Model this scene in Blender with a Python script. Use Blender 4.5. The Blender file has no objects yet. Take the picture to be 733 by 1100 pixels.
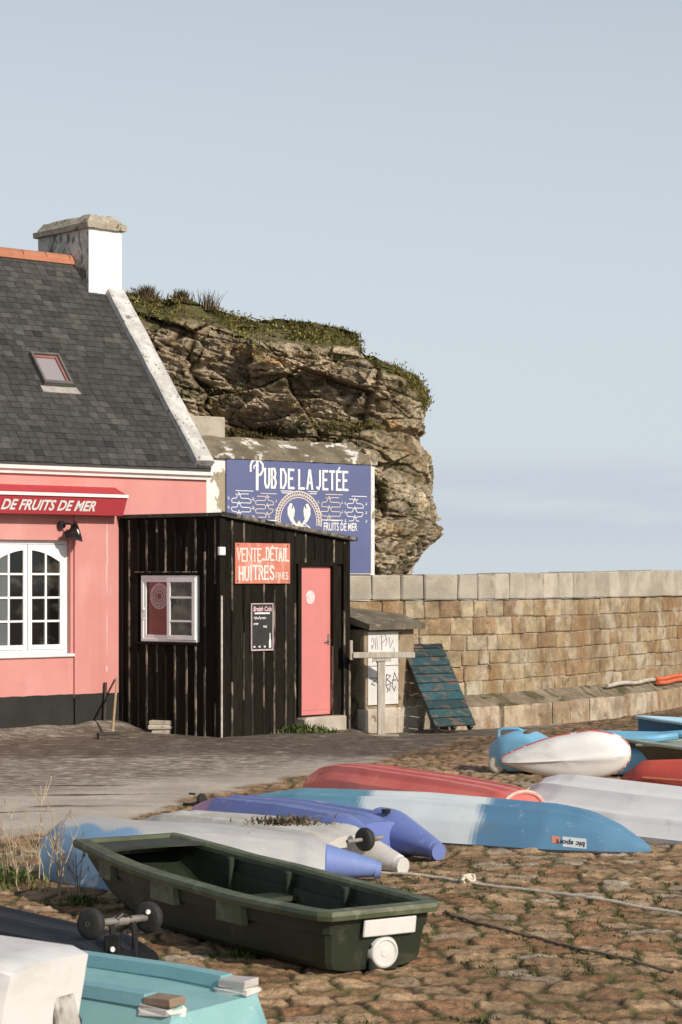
import bpy, bmesh, math, random
import numpy as np
from mathutils import Vector, Matrix, noise as mn
random.seed(7)
rng = np.random.default_rng(11)
scene = bpy.context.scene
COL = scene.collection
R = math.radians
V = Vector

# ------------------------------------------------------------------ camera model of the photograph
FPX, U0, V0, HC = 2340.0, 366.5, 620.0, 2.1          # focal length in photo pixels, horizon row, eye height

def px(u, v, Y):                                      # photo pixel at depth Y -> world point
    return V(((u-U0)/FPX*Y, Y, HC-(v-V0)/FPX*Y))

def gp(u, v, z=0.0):                                  # photo pixel on a level surface
    return px(u, v, FPX*(HC-z)/(v-V0))

class Frame:                                          # a vertical plane: x along it, y into it, z up
    def __init__(s, p, deg):
        s.p = V((p[0], p[1], 0)); s.a = R(deg)
        s.M = Matrix.Translation(s.p) @ Matrix.Rotation(s.a, 4, 'Z')
        s.d = V((math.cos(s.a), math.sin(s.a), 0)); s.n = V((math.sin(s.a), -math.cos(s.a), 0))
    def at(s, u, v, y=0.0):
        o = V((0, 0, HC)); r = V(((u-U0)/FPX, 1, -(v-V0)/FPX))
        q = s.p - s.n*y
        k = (q-o).dot(s.n)/r.dot(s.n)
        h = o+r*k
        return ((h-s.p).dot(s.d), h.z)
    def t(s, u, y=0.0): return s.at(u, V0, y)[0]
    def w(s, x, y, z): return s.M @ V((x, y, z))

# ------------------------------------------------------------------ objects
def tag(o, label=None, cat=None, group=None, kind=None):
    if label: o['label'] = label
    if cat: o['category'] = cat
    if group: o['group'] = group
    if kind: o['kind'] = kind
    return o

def thing(name, label, cat, loc=(0, 0, 0), deg=0, group=None):
    o = bpy.data.objects.new(name, None); COL.objects.link(o)
    o.location = loc; o.rotation_euler = (0, 0, R(deg)); o.empty_display_size = .2
    return tag(o, label, cat, group)

def mat_of(o):
    return Matrix.Translation(o.location) @ o.rotation_euler.to_matrix().to_4x4()

I4 = Matrix.Identity(4)

class MB:
    def __init__(s, M=I4):
        s.M = M; s.v = []; s.f = []; s.mi = []; s.c = []; s.sm = []; s.kz = 0
    def add(s, verts, faces, mi=0, col=(1, 1, 1), smooth=False, M=None):
        b = len(s.v); T = s.M if M is None else s.M @ M
        s.v += [T @ V(p) for p in verts]
        for i, f in enumerate(faces):
            s.f.append([b+k for k in f]); s.mi.append(mi); s.sm.append(smooth)
            s.c.append(col[i] if isinstance(col, list) else col)
    def box(s, lo, hi, bev=0, mi=0, col=(1, 1, 1), M=None, jit=0):
        lo = list(lo); hi = list(hi)
        c = [(a+b)/2 for a, b in zip(lo, hi)]; h = [abs(b-a)/2 for a, b in zip(lo, hi)]
        b = min(bev, min(h)*.8)
        if b <= 0:
            vs = [(c[0]+x*h[0], c[1]+y*h[1], c[2]+z*h[2]) for x in (-1, 1) for y in (-1, 1) for z in (-1, 1)]
            fs = [(0, 1, 3, 2), (4, 6, 7, 5), (0, 4, 5, 1), (2, 3, 7, 6), (0, 2, 6, 4), (1, 5, 7, 3)]
        else:
            vs = []; idx = {}
            for x in (-1, 1):
                for y in (-1, 1):
                    for z in (-1, 1):
                        for ax in range(3):
                            p = [c[0]+x*(h[0]-b), c[1]+y*(h[1]-b), c[2]+z*(h[2]-b)]
                            p[ax] = c[ax]+(x, y, z)[ax]*h[ax]
                            idx[(x, y, z, ax)] = len(vs); vs.append(tuple(p))
            fs = []
            for ax in range(3):
                o1, o2 = [k for k in range(3) if k != ax]
                for sg in (-1, 1):
                    q = []
                    for a1, a2 in ((-1, -1), (1, -1), (1, 1), (-1, 1)):
                        k = [0, 0, 0]; k[ax] = sg; k[o1] = a1; k[o2] = a2
                        q.append(idx[(k[0], k[1], k[2], ax)])
                    fs.append(q)
                for a1 in (-1, 1):
                    for a2 in (-1, 1):
                        q = []
                        for sg, axx in ((-1, o1), (1, o1), (1, o2), (-1, o2)):
                            k = [0, 0, 0]; k[ax] = sg; k[o1] = a1; k[o2] = a2
                            q.append(idx[(k[0], k[1], k[2], axx)])
                        fs.append(q)
            for x in (-1, 1):
                for y in (-1, 1):
                    for z in (-1, 1):
                        fs.append([idx[(x, y, z, a)] for a in range(3)])
        if jit: vs = [(p[0]+random.uniform(-jit, jit), p[1]+random.uniform(-jit, jit), p[2]+random.uniform(-jit, jit)) for p in vs]
        s.add(vs, fs, mi, col, False, M)
    def prism(s, pts, a0, a1, plane='xz', mi=0, col=(1, 1, 1), M=None):
        # pts in the named plane, extruded along the third axis
        n = len(pts)
        def P(p, a):
            return (p[0], a, p[1]) if plane == 'xz' else ((a, p[0], p[1]) if plane == 'yz' else (p[0], p[1], a))
        vs = [P(p, a0) for p in pts]+[P(p, a1) for p in pts]
        fs = [list(range(n)), list(range(2*n-1, n-1, -1))]+[[i, (i+1) % n, n+(i+1) % n, n+i] for i in range(n)]
        s.add(vs, fs, mi, col, False, M)
    def cyl(s, p0, p1, r0, r1=None, n=16, mi=0, col=(1, 1, 1), smooth=True, caps=True, M=None):
        r1 = r0 if r1 is None else r1
        p0 = V(p0); p1 = V(p1); d = (p1-p0).normalized()
        a = d.cross(V((0, 0, 1)) if abs(d.z) < .9 else V((1, 0, 0))).normalized(); b = d.cross(a)
        vs = []
        for p, r in ((p0, r0), (p1, r1)):
            for i in range(n):
                t = 2*math.pi*i/n; vs.append(p+a*(r*math.cos(t))+b*(r*math.sin(t)))
        s.add(vs, [[i, (i+1) % n, n+(i+1) % n, n+i] for i in range(n)], mi, col, smooth, M)
        if caps: s.add(vs, [list(range(n)), list(range(2*n-1, n-1, -1))], mi, col, False, M)
    def loft(s, rings, closed=True, caps=(True, True), mi=0, col=(1, 1, 1), smooth=True, M=None):
        n = len(rings[0]); vs = [p for r in rings for p in r]; fs = []; cs = []
        for i in range(len(rings)-1):
            for j in range(n if closed else n-1):
                fs.append([i*n+j, i*n+(j+1) % n, (i+1)*n+(j+1) % n, (i+1)*n+j])
                cs.append(col(i, j) if callable(col) else col)
        s.add(vs, fs, mi, cs, smooth, M)
        cc = lambda i: col(i, 0) if callable(col) else col
        if caps[0]: s.add(rings[0], [list(range(n))], mi, cc(0), False, M)
        if caps[1]: s.add(rings[-1], [list(range(n))][::-1], mi, cc(len(rings)-2), False, M)
    def tube(s, pts, r, n=8, mi=0, col=(1, 1, 1), M=None, closed=False):
        pts = [V(p) for p in pts]; rings = []; up = V((0, 0, 1)); m = len(pts)
        for i, p in enumerate(pts):
            if closed: d = (pts[(i+1) % m]-pts[i-1]).normalized()
            else: d = (pts[min(i+1, m-1)]-pts[max(i-1, 0)]).normalized()
            a = d.cross(up)
            if a.length < .05: a = d.cross(V((0, 1, 0)))
            a.normalize(); b = d.cross(a).normalized()
            rr = r[i] if isinstance(r, (list, tuple)) else r
            rings.append([p+a*(rr*math.cos(2*math.pi*k/n))+b*(rr*math.sin(2*math.pi*k/n)) for k in range(n)])
        if closed: rings.append(rings[0])
        s.loft(rings, True, (not closed, not closed), mi, col, True, M)
    def lathe(s, prof, n=24, mi=0, col=(1, 1, 1), M=None, smooth=True):   # prof: (r, x) about the local x axis
        rings = [[(x, r*math.cos(2*math.pi*k/n), r*math.sin(2*math.pi*k/n)) for k in range(n)] for r, x in prof]
        s.loft(rings, True, (prof[0][0] > 1e-4, prof[-1][0] > 1e-4), mi, col, smooth, M)
    def sweep(s, path, prof, mi=0, col=(1, 1, 1), closed=True, M=None, smooth=False):
        # prof: (out, up) offsets swept round a roughly level path; 'out' is to the right of travel
        m = len(path); rings = []; P = [V(p) for p in path]
        for i in range(m):
            a = P[i]-P[i-1] if (closed or i > 0) else P[1]-P[0]
            b = P[(i+1) % m]-P[i] if (closed or i < m-1) else P[-1]-P[-2]
            a.z = b.z = 0; a.normalize(); b.normalize()
            d = (a+b); d = d.normalized() if d.length > 1e-6 else a
            nrm = V((d.y, -d.x, 0)); k = 1/max(.5, nrm.dot(V((a.y, -a.x, 0))))
            rings.append([P[i]+nrm*(o*k)+V((0, 0, z)) for o, z in prof])
        if closed: rings.append(rings[0])
        s.loft(rings, True, (not closed, not closed), mi, col, smooth, M)
    def ribbon(s, pts, w, mi=0, col=(1, 1, 1), M=None, closed=False):      # flat stroke in the xz plane, facing -y
        pts = [V((p[0], p[1])) for p in pts]; m = len(pts)
        if m < 2: return
        L = []; Rr = []
        for i, p in enumerate(pts):
            a = (p-pts[i-1]) if (i > 0 or closed) else pts[1]-p
            b = (pts[(i+1) % m]-p) if (i < m-1 or closed) else p-pts[i-1]
            if a.length < 1e-9: a = b
            if b.length < 1e-9: b = a
            a = a.normalized(); b = b.normalized(); d = a+b
            d = d.normalized() if d.length > 1e-3 else a
            nn = V((-d.y, d.x)); k = 1/max(.55, nn.dot(V((-a.y, a.x))))
            e = V((0, 0))
            if not closed and i == 0: e = -d*(w*.4)
            if not closed and i == m-1: e = d*(w*.4)
            L.append(p+nn*(w/2*k)+e); Rr.append(p-nn*(w/2*k)+e)
        s.kz += 1; y = -(s.kz % 40)*.00012
        vs = [(p.x, y, p.y) for p in L]+[(p.x, y, p.y) for p in Rr]
        fs = [[i, m+i, m+(i+1) % m, (i+1) % m] for i in range(m if closed else m-1)]
        s.add(vs, fs, mi, col, False, M)
    def flat(s, pts, mi=0, col=(1, 1, 1), M=None):
        s.kz += 1; y = -(s.kz % 40)*.00012
        s.add([(p[0], y, p[1]) for p in pts], [list(range(len(pts)))], mi, col, False, M)
    def blade(s, p, h, w, az, lean, col=(1, 1, 1), mi=0, seg=3, curl=1.0):
        p = V(p); dx = V((math.cos(az), math.sin(az), 0)); sd = V((-dx.y, dx.x, 0)); vs = []
        for i in range(seg+1):
            t = i/seg; c = p+dx*(lean*h*t**(1+curl))+V((0, 0, h*t*(1-.25*lean*t)))
            ww = w*(1-t)**.7*.5
            if i < seg: vs += [c-sd*ww, c+sd*ww]
            else: vs.append(c)
        fs = [[2*i, 2*i+1, 2*i+3, 2*i+2] for i in range(seg-1)]+[[2*seg-2, 2*seg-1, 2*seg]]
        s.add(vs, fs, mi, col)
    def build(s, name, mats, parent=None, loc=None, recalc=True, angle=35, thin=False):
        me = bpy.data.meshes.new(name)
        me.from_pydata([tuple(p) for p in s.v], [], s.f)
        if not isinstance(mats, (list, tuple)): mats = [mats]
        for m in mats: me.materials.append(m)
        me.polygons.foreach_set('material_index', s.mi)
        me.polygons.foreach_set('use_smooth', s.sm)
        ca = me.color_attributes.new('Col', 'FLOAT_COLOR', 'CORNER')
        arr = []
        for p, c in zip(me.polygons, s.c):
            c4 = (c[0], c[1], c[2], c[3] if len(c) > 3 else 1.0)
            arr += c4*p.loop_total
        ca.data.foreach_set('color', arr)
        if recalc:
            bm = bmesh.new(); bm.from_mesh(me); bmesh.ops.recalc_face_normals(bm, faces=bm.faces); bm.to_mesh(me); bm.free()
        if any(s.sm): me.set_sharp_from_angle(angle=R(angle))
        o = bpy.data.objects.new(name, me); COL.objects.link(o)
        if parent is not None: o.parent = parent
        if loc is not None:                           # a top-level mesh: keep its origin at its base
            o.location = loc; me.transform(Matrix.Translation(-V(loc)))
        return o

def mbt(T, frame=None):                               # builder for a part of T, fed with world (or frame) coordinates
    inv = mat_of(T).inverted()
    return MB(inv @ frame.M if frame is not None else inv)

def text_mesh(txt, bold=0.0, shear=0.0, spacing=1.0):
    cu = bpy.data.curves.new('lettering', 'FONT'); cu.body = txt; cu.size = 1; cu.offset = bold; cu.shear = shear
    cu.space_character = spacing; cu.resolution_u = 3
    o = bpy.data.objects.new('lettering', cu); COL.objects.link(o)
    bpy.context.view_layer.update()
    me = o.evaluated_get(bpy.context.evaluated_depsgraph_get()).to_mesh()
    vs = [(v.co.x, v.co.y) for v in me.vertices]; fs = [list(p.vertices) for p in me.polygons]
    bpy.data.objects.remove(o); bpy.data.curves.remove(cu)
    return vs, fs

def put_text(mb, txt, x0, x1, z0, z1, col=(1, 1, 1), y=0, flip=False, **k):
    vs, fs = text_mesh(txt, **k)
    a0 = min(p[0] for p in vs); a1 = max(p[0] for p in vs); b0 = min(p[1] for p in vs); b1 = max(p[1] for p in vs)
    out = []
    for a, b in vs:
        s_, t_ = (a-a0)/(a1-a0), (b-b0)/(b1-b0)
        if flip: s_, t_ = 1-s_, 1-t_
        out.append((x0+s_*(x1-x0), y, z0+t_*(z1-z0)))
    mb.add(out, fs, 0, col)

GL = {
 'A': [[(0, 0), (.42, 1), (.58, 1), (1, 0)], [(.2, .33), (.8, .33)]],
 'B': [[(0, 0), (0, 1), (.7, 1), (.92, .78), (.7, .54), (.05, .54)], [(.7, .54), (1, .28), (.75, 0), (0, 0)]],
 'D': [[(0, 0), (0, 1), (.6, 1), (1, .72), (1, .28), (.6, 0), (0, 0)]],
 'E': [[(.95, 1), (0, 1), (0, 0), (1, 0)], [(0, .52), (.75, .52)]],
 'F': [[(.95, 1), (0, 1), (0, 0)], [(0, .52), (.75, .52)]],
 'H': [[(0, 0), (0, 1)], [(1, 0), (1, 1)], [(0, .5), (1, .5)]],
 'I': [[(.5, 0), (.5, 1)]],
 'J': [[(.85, 1), (.85, .2), (.5, 0), (.15, .08)]],
 'L': [[(0, 1), (0, 0), (.95, 0)]],
 'N': [[(0, 0), (0, 1)], [(.04, .96), (.96, .04)], [(1, 0), (1, 1)]],
 'P': [[(0, 0), (0, 1), (.7, 1), (1, .75), (.7, .48), (0, .48)]],
 'R': [[(0, 0), (0, 1), (.7, 1), (.95, .76), (.7, .5), (0, .5)], [(.45, .5), (1, 0)]],
 'S': [[(.95, .85), (.6, 1), (.25, 1), (.02, .77), (.25, .54), (.75, .46), (1, .23), (.75, 0), (.35, 0), (.02, .16)]],
 'T': [[(0, 1), (1, 1)], [(.5, 1), (.5, 0)]],
 'U': [[(0, 1), (0, .22), (.3, 0), (.7, 0), (1, .22), (1, 1)]],
 'V': [[(0, 1), (.5, 0), (1, 1)]],
 '-': [[(.1, .12), (.9, .12)]], ' ': [],
}
def strokes(mb, txt, x0, x1, z0, z1, w, serif=0.0, gap=.32, col=(1, 1, 1), wob=0.0):
    units = []
    for ch in txt:
        units.append(.35 if ch in 'IÎ' else (.5 if ch in ' ' else (.6 if ch == '-' else (1.35 if ch == 'N' else 1.0))))
    tot = sum(units)+gap*(len(txt)-1); k = (x1-x0)/tot; x = x0; h = z1-z0
    for ch, un in zip(txt, units):
        base = {'É': 'E', 'Î': 'I'}.get(ch, ch)
        dz = random.uniform(-wob, wob)*h
        for pl in GL[base]:
            pts = [(x+p[0]*un*k, z0+dz+p[1]*h) for p in pl]
            mb.ribbon(pts, w*(.62 if base == 'N' and pl[0][0] == .04 else 1), col=col)
            if serif and not (base == 'N' and pl[0][0] == .04) and base not in 'S-':
                for e in (pts[0], pts[-1]):
                    if abs(e[1]-z0-dz) < .02*h or abs(e[1]-z1-dz) < .02*h:
                        mb.ribbon([(e[0]-serif, e[1]), (e[0]+serif, e[1])], w*.5, col=col)
        c = x+un*k/2
        if ch == 'É': mb.ribbon([(c-.1*k, z1+.10*h), (c+.22*k, z1+.24*h)], w*.7, col=col)
        if ch == 'Î': mb.ribbon([(c-.28*k, z1+.08*h), (c, z1+.2*h), (c+.28*k, z1+.08*h)], w*.55, col=col)
        x += (un+gap)*k

# ------------------------------------------------------------------ materials
def nodes(name):
    m = bpy.data.materials.new(name); m.use_nodes = True
    return m, m.node_tree, m.node_tree.nodes['Principled BSDF']

def nn(nt, t, **k):
    n = nt.nodes.new(t)
    for a, b in k.items():
        if a in n.inputs: n.inputs[a].default_value = b
        else: setattr(n, a, b)
    return n

def c4(c): return (c[0], c[1], c[2], 1)

def mixc(nt, fac, a, b, mode='MIX'):
    n = nt.nodes.new('ShaderNodeMix'); n.data_type = 'RGBA'; n.blend_type = mode
    for sock, val in ((n.inputs[0], fac), (n.inputs[6], a), (n.inputs[7], b)):
        if hasattr(val, 'links') or isinstance(val, bpy.types.NodeSocket): nt.links.new(val, sock)
        elif sock.type == 'RGBA': sock.default_value = c4(val)
        else: sock.default_value = val
    return n.outputs[2]

def mth(nt, op, a, b=None, c=None, clamp=False):
    n = nt.nodes.new('ShaderNodeMath'); n.operation = op; n.use_clamp = clamp
    for i, val in enumerate((a, b, c)):
        if val is None: continue
        if isinstance(val, bpy.types.NodeSocket): nt.links.new(val, n.inputs[i])
        else: n.inputs[i].default_value = val
    return n.outputs[0]

def ramp(nt, x, a, b):                                # smooth step from a to b
    n = nt.nodes.new('ShaderNodeMapRange'); n.interpolation_type = 'SMOOTHSTEP'
    nt.links.new(x, n.inputs[0]); n.inputs[1].default_value = a; n.inputs[2].default_value = b
    return n.outputs[0]

def coords(nt, stretch=(1, 1, 1), off=(0, 0, 0)):
    tc = nt.nodes.new('ShaderNodeTexCoord'); mp = nt.nodes.new('ShaderNodeMapping')
    nt.links.new(tc.outputs['Object'], mp.inputs[0]); mp.inputs['Scale'].default_value = stretch; mp.inputs['Location'].default_value = off
    return mp.outputs[0]

def noise_n(nt, scale, detail=5, rough=.6, stretch=(1, 1, 1), off=(0, 0, 0), dist=0):
    n = nt.nodes.new('ShaderNodeTexNoise'); n.inputs['Scale'].default_value = scale; n.inputs['Detail'].default_value = detail
    n.inputs['Roughness'].default_value = rough; n.inputs['Distortion'].default_value = dist
    nt.links.new(coords(nt, stretch, off), n.inputs['Vector'])
    return n.outputs['Fac']

def M(name, c1, c2=None, scale=6, rough=.7, bump=0.0, bscale=60, stains=(), attr=False, metal=0, stretch=(1, 1, 1), grain=0.0,
      spec=.5, contrast=(.35, .65), bdist=.01, rvar=0.0):
    """base colour c1..c2 by noise; stains: (colour, scale, lo, hi, stretch, strength)"""
    m, nt, b = nodes(name)
    base = None
    if c2 is not None:
        base = mixc(nt, ramp(nt, noise_n(nt, scale, 6, .6, stretch), *contrast), c1, c2)
    else:
        base = mixc(nt, 0.0, c1, c1)
    if attr:
        a = nt.nodes.new('ShaderNodeAttribute'); a.attribute_name = 'Col'
        base = mixc(nt, 1.0, base, a.outputs['Color'], 'MULTIPLY')
    for i, st in enumerate(stains):
        col, sc, lo, hi = st[:4]; sx = st[4] if len(st) > 4 else (1, 1, 1); k = st[5] if len(st) > 5 else 1.0
        f = ramp(nt, noise_n(nt, sc, 7, .62, sx, (3.1*i+1, 1.7*i, 2.3*i+.5), .3), lo, hi)
        base = mixc(nt, mth(nt, 'MULTIPLY', f, k), base, col)
    if grain:
        g = noise_n(nt, bscale*2.2, 4, .7)
        base = mixc(nt, 1.0, base, mixc(nt, ramp(nt, g, .25, .75), (1-grain,)*3, (1+grain,)*3), 'MULTIPLY')
    nt.links.new(base, b.inputs['Base Color'])
    b.inputs['Roughness'].default_value = rough; b.inputs['Metallic'].default_value = metal
    b.inputs['Specular IOR Level'].default_value = spec
    if rvar:
        f = noise_n(nt, scale*2, 5)
        nt.links.new(mth(nt, 'ADD', rough-rvar*.5, mth(nt, 'MULTIPLY', f, rvar)), b.inputs['Roughness'])
    if bump:
        bp = nt.nodes.new('ShaderNodeBump'); bp.inputs['Strength'].default_value = bump; bp.inputs['Distance'].default_value = bdist
        nt.links.new(noise_n(nt, bscale, 6, .65, stretch), bp.inputs['Height'])
        nt.links.new(bp.outputs[0], b.inputs['Normal'])
    return m
# ------------------------------------------------------------------ camera, sky, sun
cam = bpy.data.cameras.new('camera'); camo = bpy.data.objects.new('camera', cam); COL.objects.link(camo)
camo.location = (0, 0, HC); camo.rotation_euler = (R(90), 0, 0)
cam.sensor_fit = 'VERTICAL'; cam.sensor_height = 36; cam.lens = 36*FPX/1100; cam.shift_y = (V0-550)/1100
cam.clip_end = 20000; cam.clip_start = .1
cam.dof.use_dof = True; cam.dof.focus_distance = 24; cam.dof.aperture_fstop = 10
scene.camera = camo
SUN_H = V((.68, -.733, 0)).normalized(); SUN_EL = R(29)
sl = bpy.data.lights.new('sun', 'SUN'); sl.energy = 3.9; sl.angle = R(.5); sl.color = (1, .91, .79)
so = bpy.data.objects.new('sun', sl); COL.objects.link(so)
sdir = SUN_H*math.cos(SUN_EL)+V((0, 0, math.sin(SUN_EL)))
so.rotation_euler = sdir.to_track_quat('Z', 'Y').to_euler(); so.location = sdir*60
w = bpy.data.worlds.new('World'); scene.world = w; w.use_nodes = True
nt = w.node_tree; bg = nt.nodes['Background']
sk = nt.nodes.new('ShaderNodeTexSky'); sk.sky_type = 'NISHITA'; sk.sun_disc = False
sk.sun_elevation = SUN_EL; sk.sun_rotation = math.atan2(SUN_H.x, SUN_H.y); sk.air_density = 1.0; sk.dust_density = 1.0; sk.ozone_density = 1.0
hs = nt.nodes.new('ShaderNodeHueSaturation'); hs.inputs['Saturation'].default_value = .55; hs.inputs['Value'].default_value = 1.0
nt.links.new(sk.outputs[0], hs.inputs['Color'])
# thin veil of low cloud above the sea
tc = nt.nodes.new('ShaderNodeTexCoord'); sx = nt.nodes.new('ShaderNodeSeparateXYZ'); nt.links.new(tc.outputs['Generated'], sx.inputs[0])
mp = nt.nodes.new('ShaderNodeMapping'); mp.inputs['Scale'].default_value = (3.0, 3.0, 26); nt.links.new(tc.outputs['Generated'], mp.inputs[0])
cn = nt.nodes.new('ShaderNodeTexNoise'); cn.inputs['Scale'].default_value = 1.6; cn.inputs['Detail'].default_value = 7; cn.inputs['Roughness'].default_value = .55
nt.links.new(mp.outputs[0], cn.inputs['Vector'])
veil = mixc(nt, mth(nt, 'MULTIPLY', ramp(nt, sx.outputs['Z'], .60, .0), .88), hs.outputs[0], (6.0, 6.7, 7.3))
band = mth(nt, 'MULTIPLY', ramp(nt, sx.outputs['Z'], .062, .040), ramp(nt, sx.outputs['Z'], .004, .024))
cl = mth(nt, 'MULTIPLY', mth(nt, 'MULTIPLY', ramp(nt, cn.outputs['Fac'], .36, .58), band), .9)
skc = mixc(nt, cl, veil, (5.3, 5.8, 6.4))
nt.links.new(skc, bg.inputs['Color']); bg.inputs['Strength'].default_value = .10
scene.view_settings.view_transform = 'Standard'; scene.view_settings.look = 'None'
scene.view_settings.exposure = 0.1; scene.view_settings.gamma = 1.0; scene.view_settings.use_curve_mapping = False
scene.render.engine = 'CYCLES'
scene.cycles.max_bounces = 6

# ------------------------------------------------------------------ numpy noise
def hsh(ix, iy, iz, seed=0):
    h = (ix.astype(np.int64)*73856093) ^ (iy.astype(np.int64)*19349663) ^ (iz.astype(np.int64)*83492791) ^ (seed*2654435761 & 0x7fffffff)
    h = (h ^ (h >> 13))*1274126177 & 0x7fffffff
    h = (h ^ (h >> 16))*1103515245 & 0x7fffffff
    return ((h >> 4) & 0xffff)/65535.0
def vnoise(x, y, z, seed=0):
    xi, yi, zi = np.floor(x), np.floor(y), np.floor(z); fx, fy, fz = x-xi, y-yi, z-zi
    fx, fy, fz = [f*f*(3-2*f) for f in (fx, fy, fz)]; r = 0
    for a in (0, 1):
        for b in (0, 1):
            for c in (0, 1):
                r = r+hsh(xi+a, yi+b, zi+c, seed)*(fx if a else 1-fx)*(fy if b else 1-fy)*(fz if c else 1-fz)
    return r*2-1
def fbm(x, y, z, oct=5, seed=0, gain=.5):
    r = 0; a = 1; s = 0
    for i in range(oct):
        r = r+a*vnoise(x*2**i, y*2**i, z*2**i, seed+i*7); s += a; a *= gain
    return r/s
def sst(x, a, b):
    t = np.clip((x-a)/(b-a), 0, 1); return t*t*(3-2*t)

def np_mesh(name, P, quads, cols, mats, smooth=True, loc=None):
    me = bpy.data.meshes.new(name)
    me.vertices.add(len(P)); me.vertices.foreach_set('co', np.ascontiguousarray(P, dtype=np.float32).ravel())
    k = quads.shape[1]
    me.loops.add(quads.size); me.loops.foreach_set('vertex_index', quads.astype(np.int32).ravel())
    me.polygons.add(len(quads)); me.polygons.foreach_set('loop_start', np.arange(0, quads.size, k, dtype=np.int32))
    me.polygons.foreach_set('use_smooth', np.full(len(quads), smooth))
    me.update(calc_edges=True)
    if cols is not None:
        ca = me.color_attributes.new('Col', 'FLOAT_COLOR', 'POINT'); ca.data.foreach_set('color', np.ascontiguousarray(cols, dtype=np.float32).ravel())
    for m in (mats if isinstance(mats, (list, tuple)) else [mats]): me.materials.append(m)
    o = bpy.data.objects.new(name, me); COL.objects.link(o)
    return o
def grid_quads(nr, nc, wrap=False):
    i = np.arange(nr-1)[:, None]; j = np.arange(nc if wrap else nc-1)[None, :]; j2 = (j+1) % nc
    return np.stack([i*nc+j, i*nc+j2, (i+1)*nc+j2, (i+1)*nc+j], -1).reshape(-1, 4)

# ------------------------------------------------------------------ ground: asphalt quay running down to a cobbled slip
def cobbles(x, y):
    # irregular setts: jittered cells, wider than deep, rows turned a few degrees
    a = R(7); X = x*math.cos(a)+y*math.sin(a); Y = -x*math.sin(a)+y*math.cos(a)
    X = X+.05*vnoise(X*2.1, Y*2.1, X*0, 5); Y = Y+.05*vnoise(X*2.1, Y*2.1, X*0+9, 6)
    gx, gy = X/.27, Y/.23
    row = np.floor(gy); 
    f1 = np.full(x.shape, 9.0); f2 = np.full(x.shape, 9.0); idr = np.zeros(x.shape); vx = np.zeros(x.shape); vy = np.zeros(x.shape)
    for dy in (-1, 0, 1):
        r = row+dy; off = hsh(r, r*0, r*0, 3); sc = .85+.4*hsh(r, r*0+1, r*0, 4)
        cx0 = np.floor(gx*sc+off)
        for dx in (-1, 0, 1):
            c = cx0+dx
            qx = (c+.5+.5*(hsh(c, r, r*0, 1)-.5)-off)/sc; qy = r+.5+.42*(hsh(c, r, r*0, 2)-.5)
            ex, ey = gx-qx, gy-qy
            d = (np.abs(ex)**2.6+np.abs(ey*1.05)**2.6)**(1/2.6)
            m = d < f1
            f2 = np.where(m, f1, np.minimum(f2, d)); idr = np.where(m, hsh(c, r, r*0, 8), idr)
            vx = np.where(m, ex, vx); vy = np.where(m, ey, vy); f1 = np.where(m, d, f1)
    e = f2-f1
    return e, idr, vx, vy

def road_mask(x, y):                                   # 1 on the asphalt, 0 on the cobbled slip
    # edge runs from the lower left to the wall at the upper right
    ax, ay, bx, by = -2.75, 17.0, 2.0, 29.3
    L = math.hypot(bx-ax, by-ay); nx, ny = -(by-ay)/L, (bx-ax)/L
    d = (x-ax)*nx+(y-ay)*ny
    d = d+.25*vnoise(x*1.1, y*1.1, x*0, 21)+.12*vnoise(x*4, y*4, x*0, 22)
    return sst(d, -.12, .12)

def ground_z(x, y):
    e, idr, vx, vy = cobbles(x, y)
    rm = road_mask(x, y)
    st = .014*sst(e, .0, .14)*(.5+.7*idr)+.007*(idr-.5)+.020*(hsh(np.floor(idr*9999), x*0, x*0, 12)-.5)*vx+.020*(idr-.5)*vy
    st = st+.018*fbm(x*5, y*5, x*0, 5, 31, .62)+.009*vnoise(x*26, y*26, x*0, 33)+.005*vnoise(x*60, y*60, x*0, 34)
    st = st-.015
    rd = .012*fbm(x*.6, y*.6, x*0, 4, 41)+.004*vnoise(x*14, y*14, x*0, 43)
    z = st*(1-rm)+rd*rm
    z = z+.02*vnoise(x*.5, y*.5, x*0, 51)
    # gravel strip banked up against the house front
    fx, fy = -3.008, 29.77; a = R(40.6)
    df = (x-fx)*math.sin(a)-(y-fy)*math.cos(a)          # metres in front of the house
    tf = (x-fx)*math.cos(a)+(y-fy)*math.sin(a)
    bank = sst(df, .95, .1)*sst(tf, .35, -.2)
    z = z-.10*sst(x, -.05, .6)*sst(y, 28.6, 29.8)
    z = z+bank*(.12+.03*vnoise(x*3, y*3, x*0, 55))
    return z, e, idr, rm, bank

ys = [6.4]
while ys[-1] < 54: ys.append(ys[-1]+max(.016, .0028*ys[-1]*max(1, ys[-1]/14)))
ys = np.array([-60, -30, -10, 0, 3, 5, 6.2]+ys+[60, 80, 120, 200])
cc = np.linspace(-1, 1, 520)
xo = [-1.0, -.6, -.3, -.1]
hw = np.maximum(2.6, .19*ys+1.5)
X = hw[:, None]*cc[None, :]
ext = np.array([300, 120, 50, 26, 14.])
Xl = -np.maximum(ext[None, :], (hw*1.1)[:, None]+ext[None, :]*.01); Xr = -Xl[:, ::-1]
X = np.concatenate([Xl, X, Xr], 1); Yg = np.repeat(ys[:, None], X.shape[1], 1)
z, e, idr, rm, bank = ground_z(X.ravel(), Yg.ravel())
z = np.where((Yg.ravel() > 56) & True, -.5, z)
cols = np.stack([idr, sst(e, .02, .26), rm, np.clip(bank, 0, 1)], 1)

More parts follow.
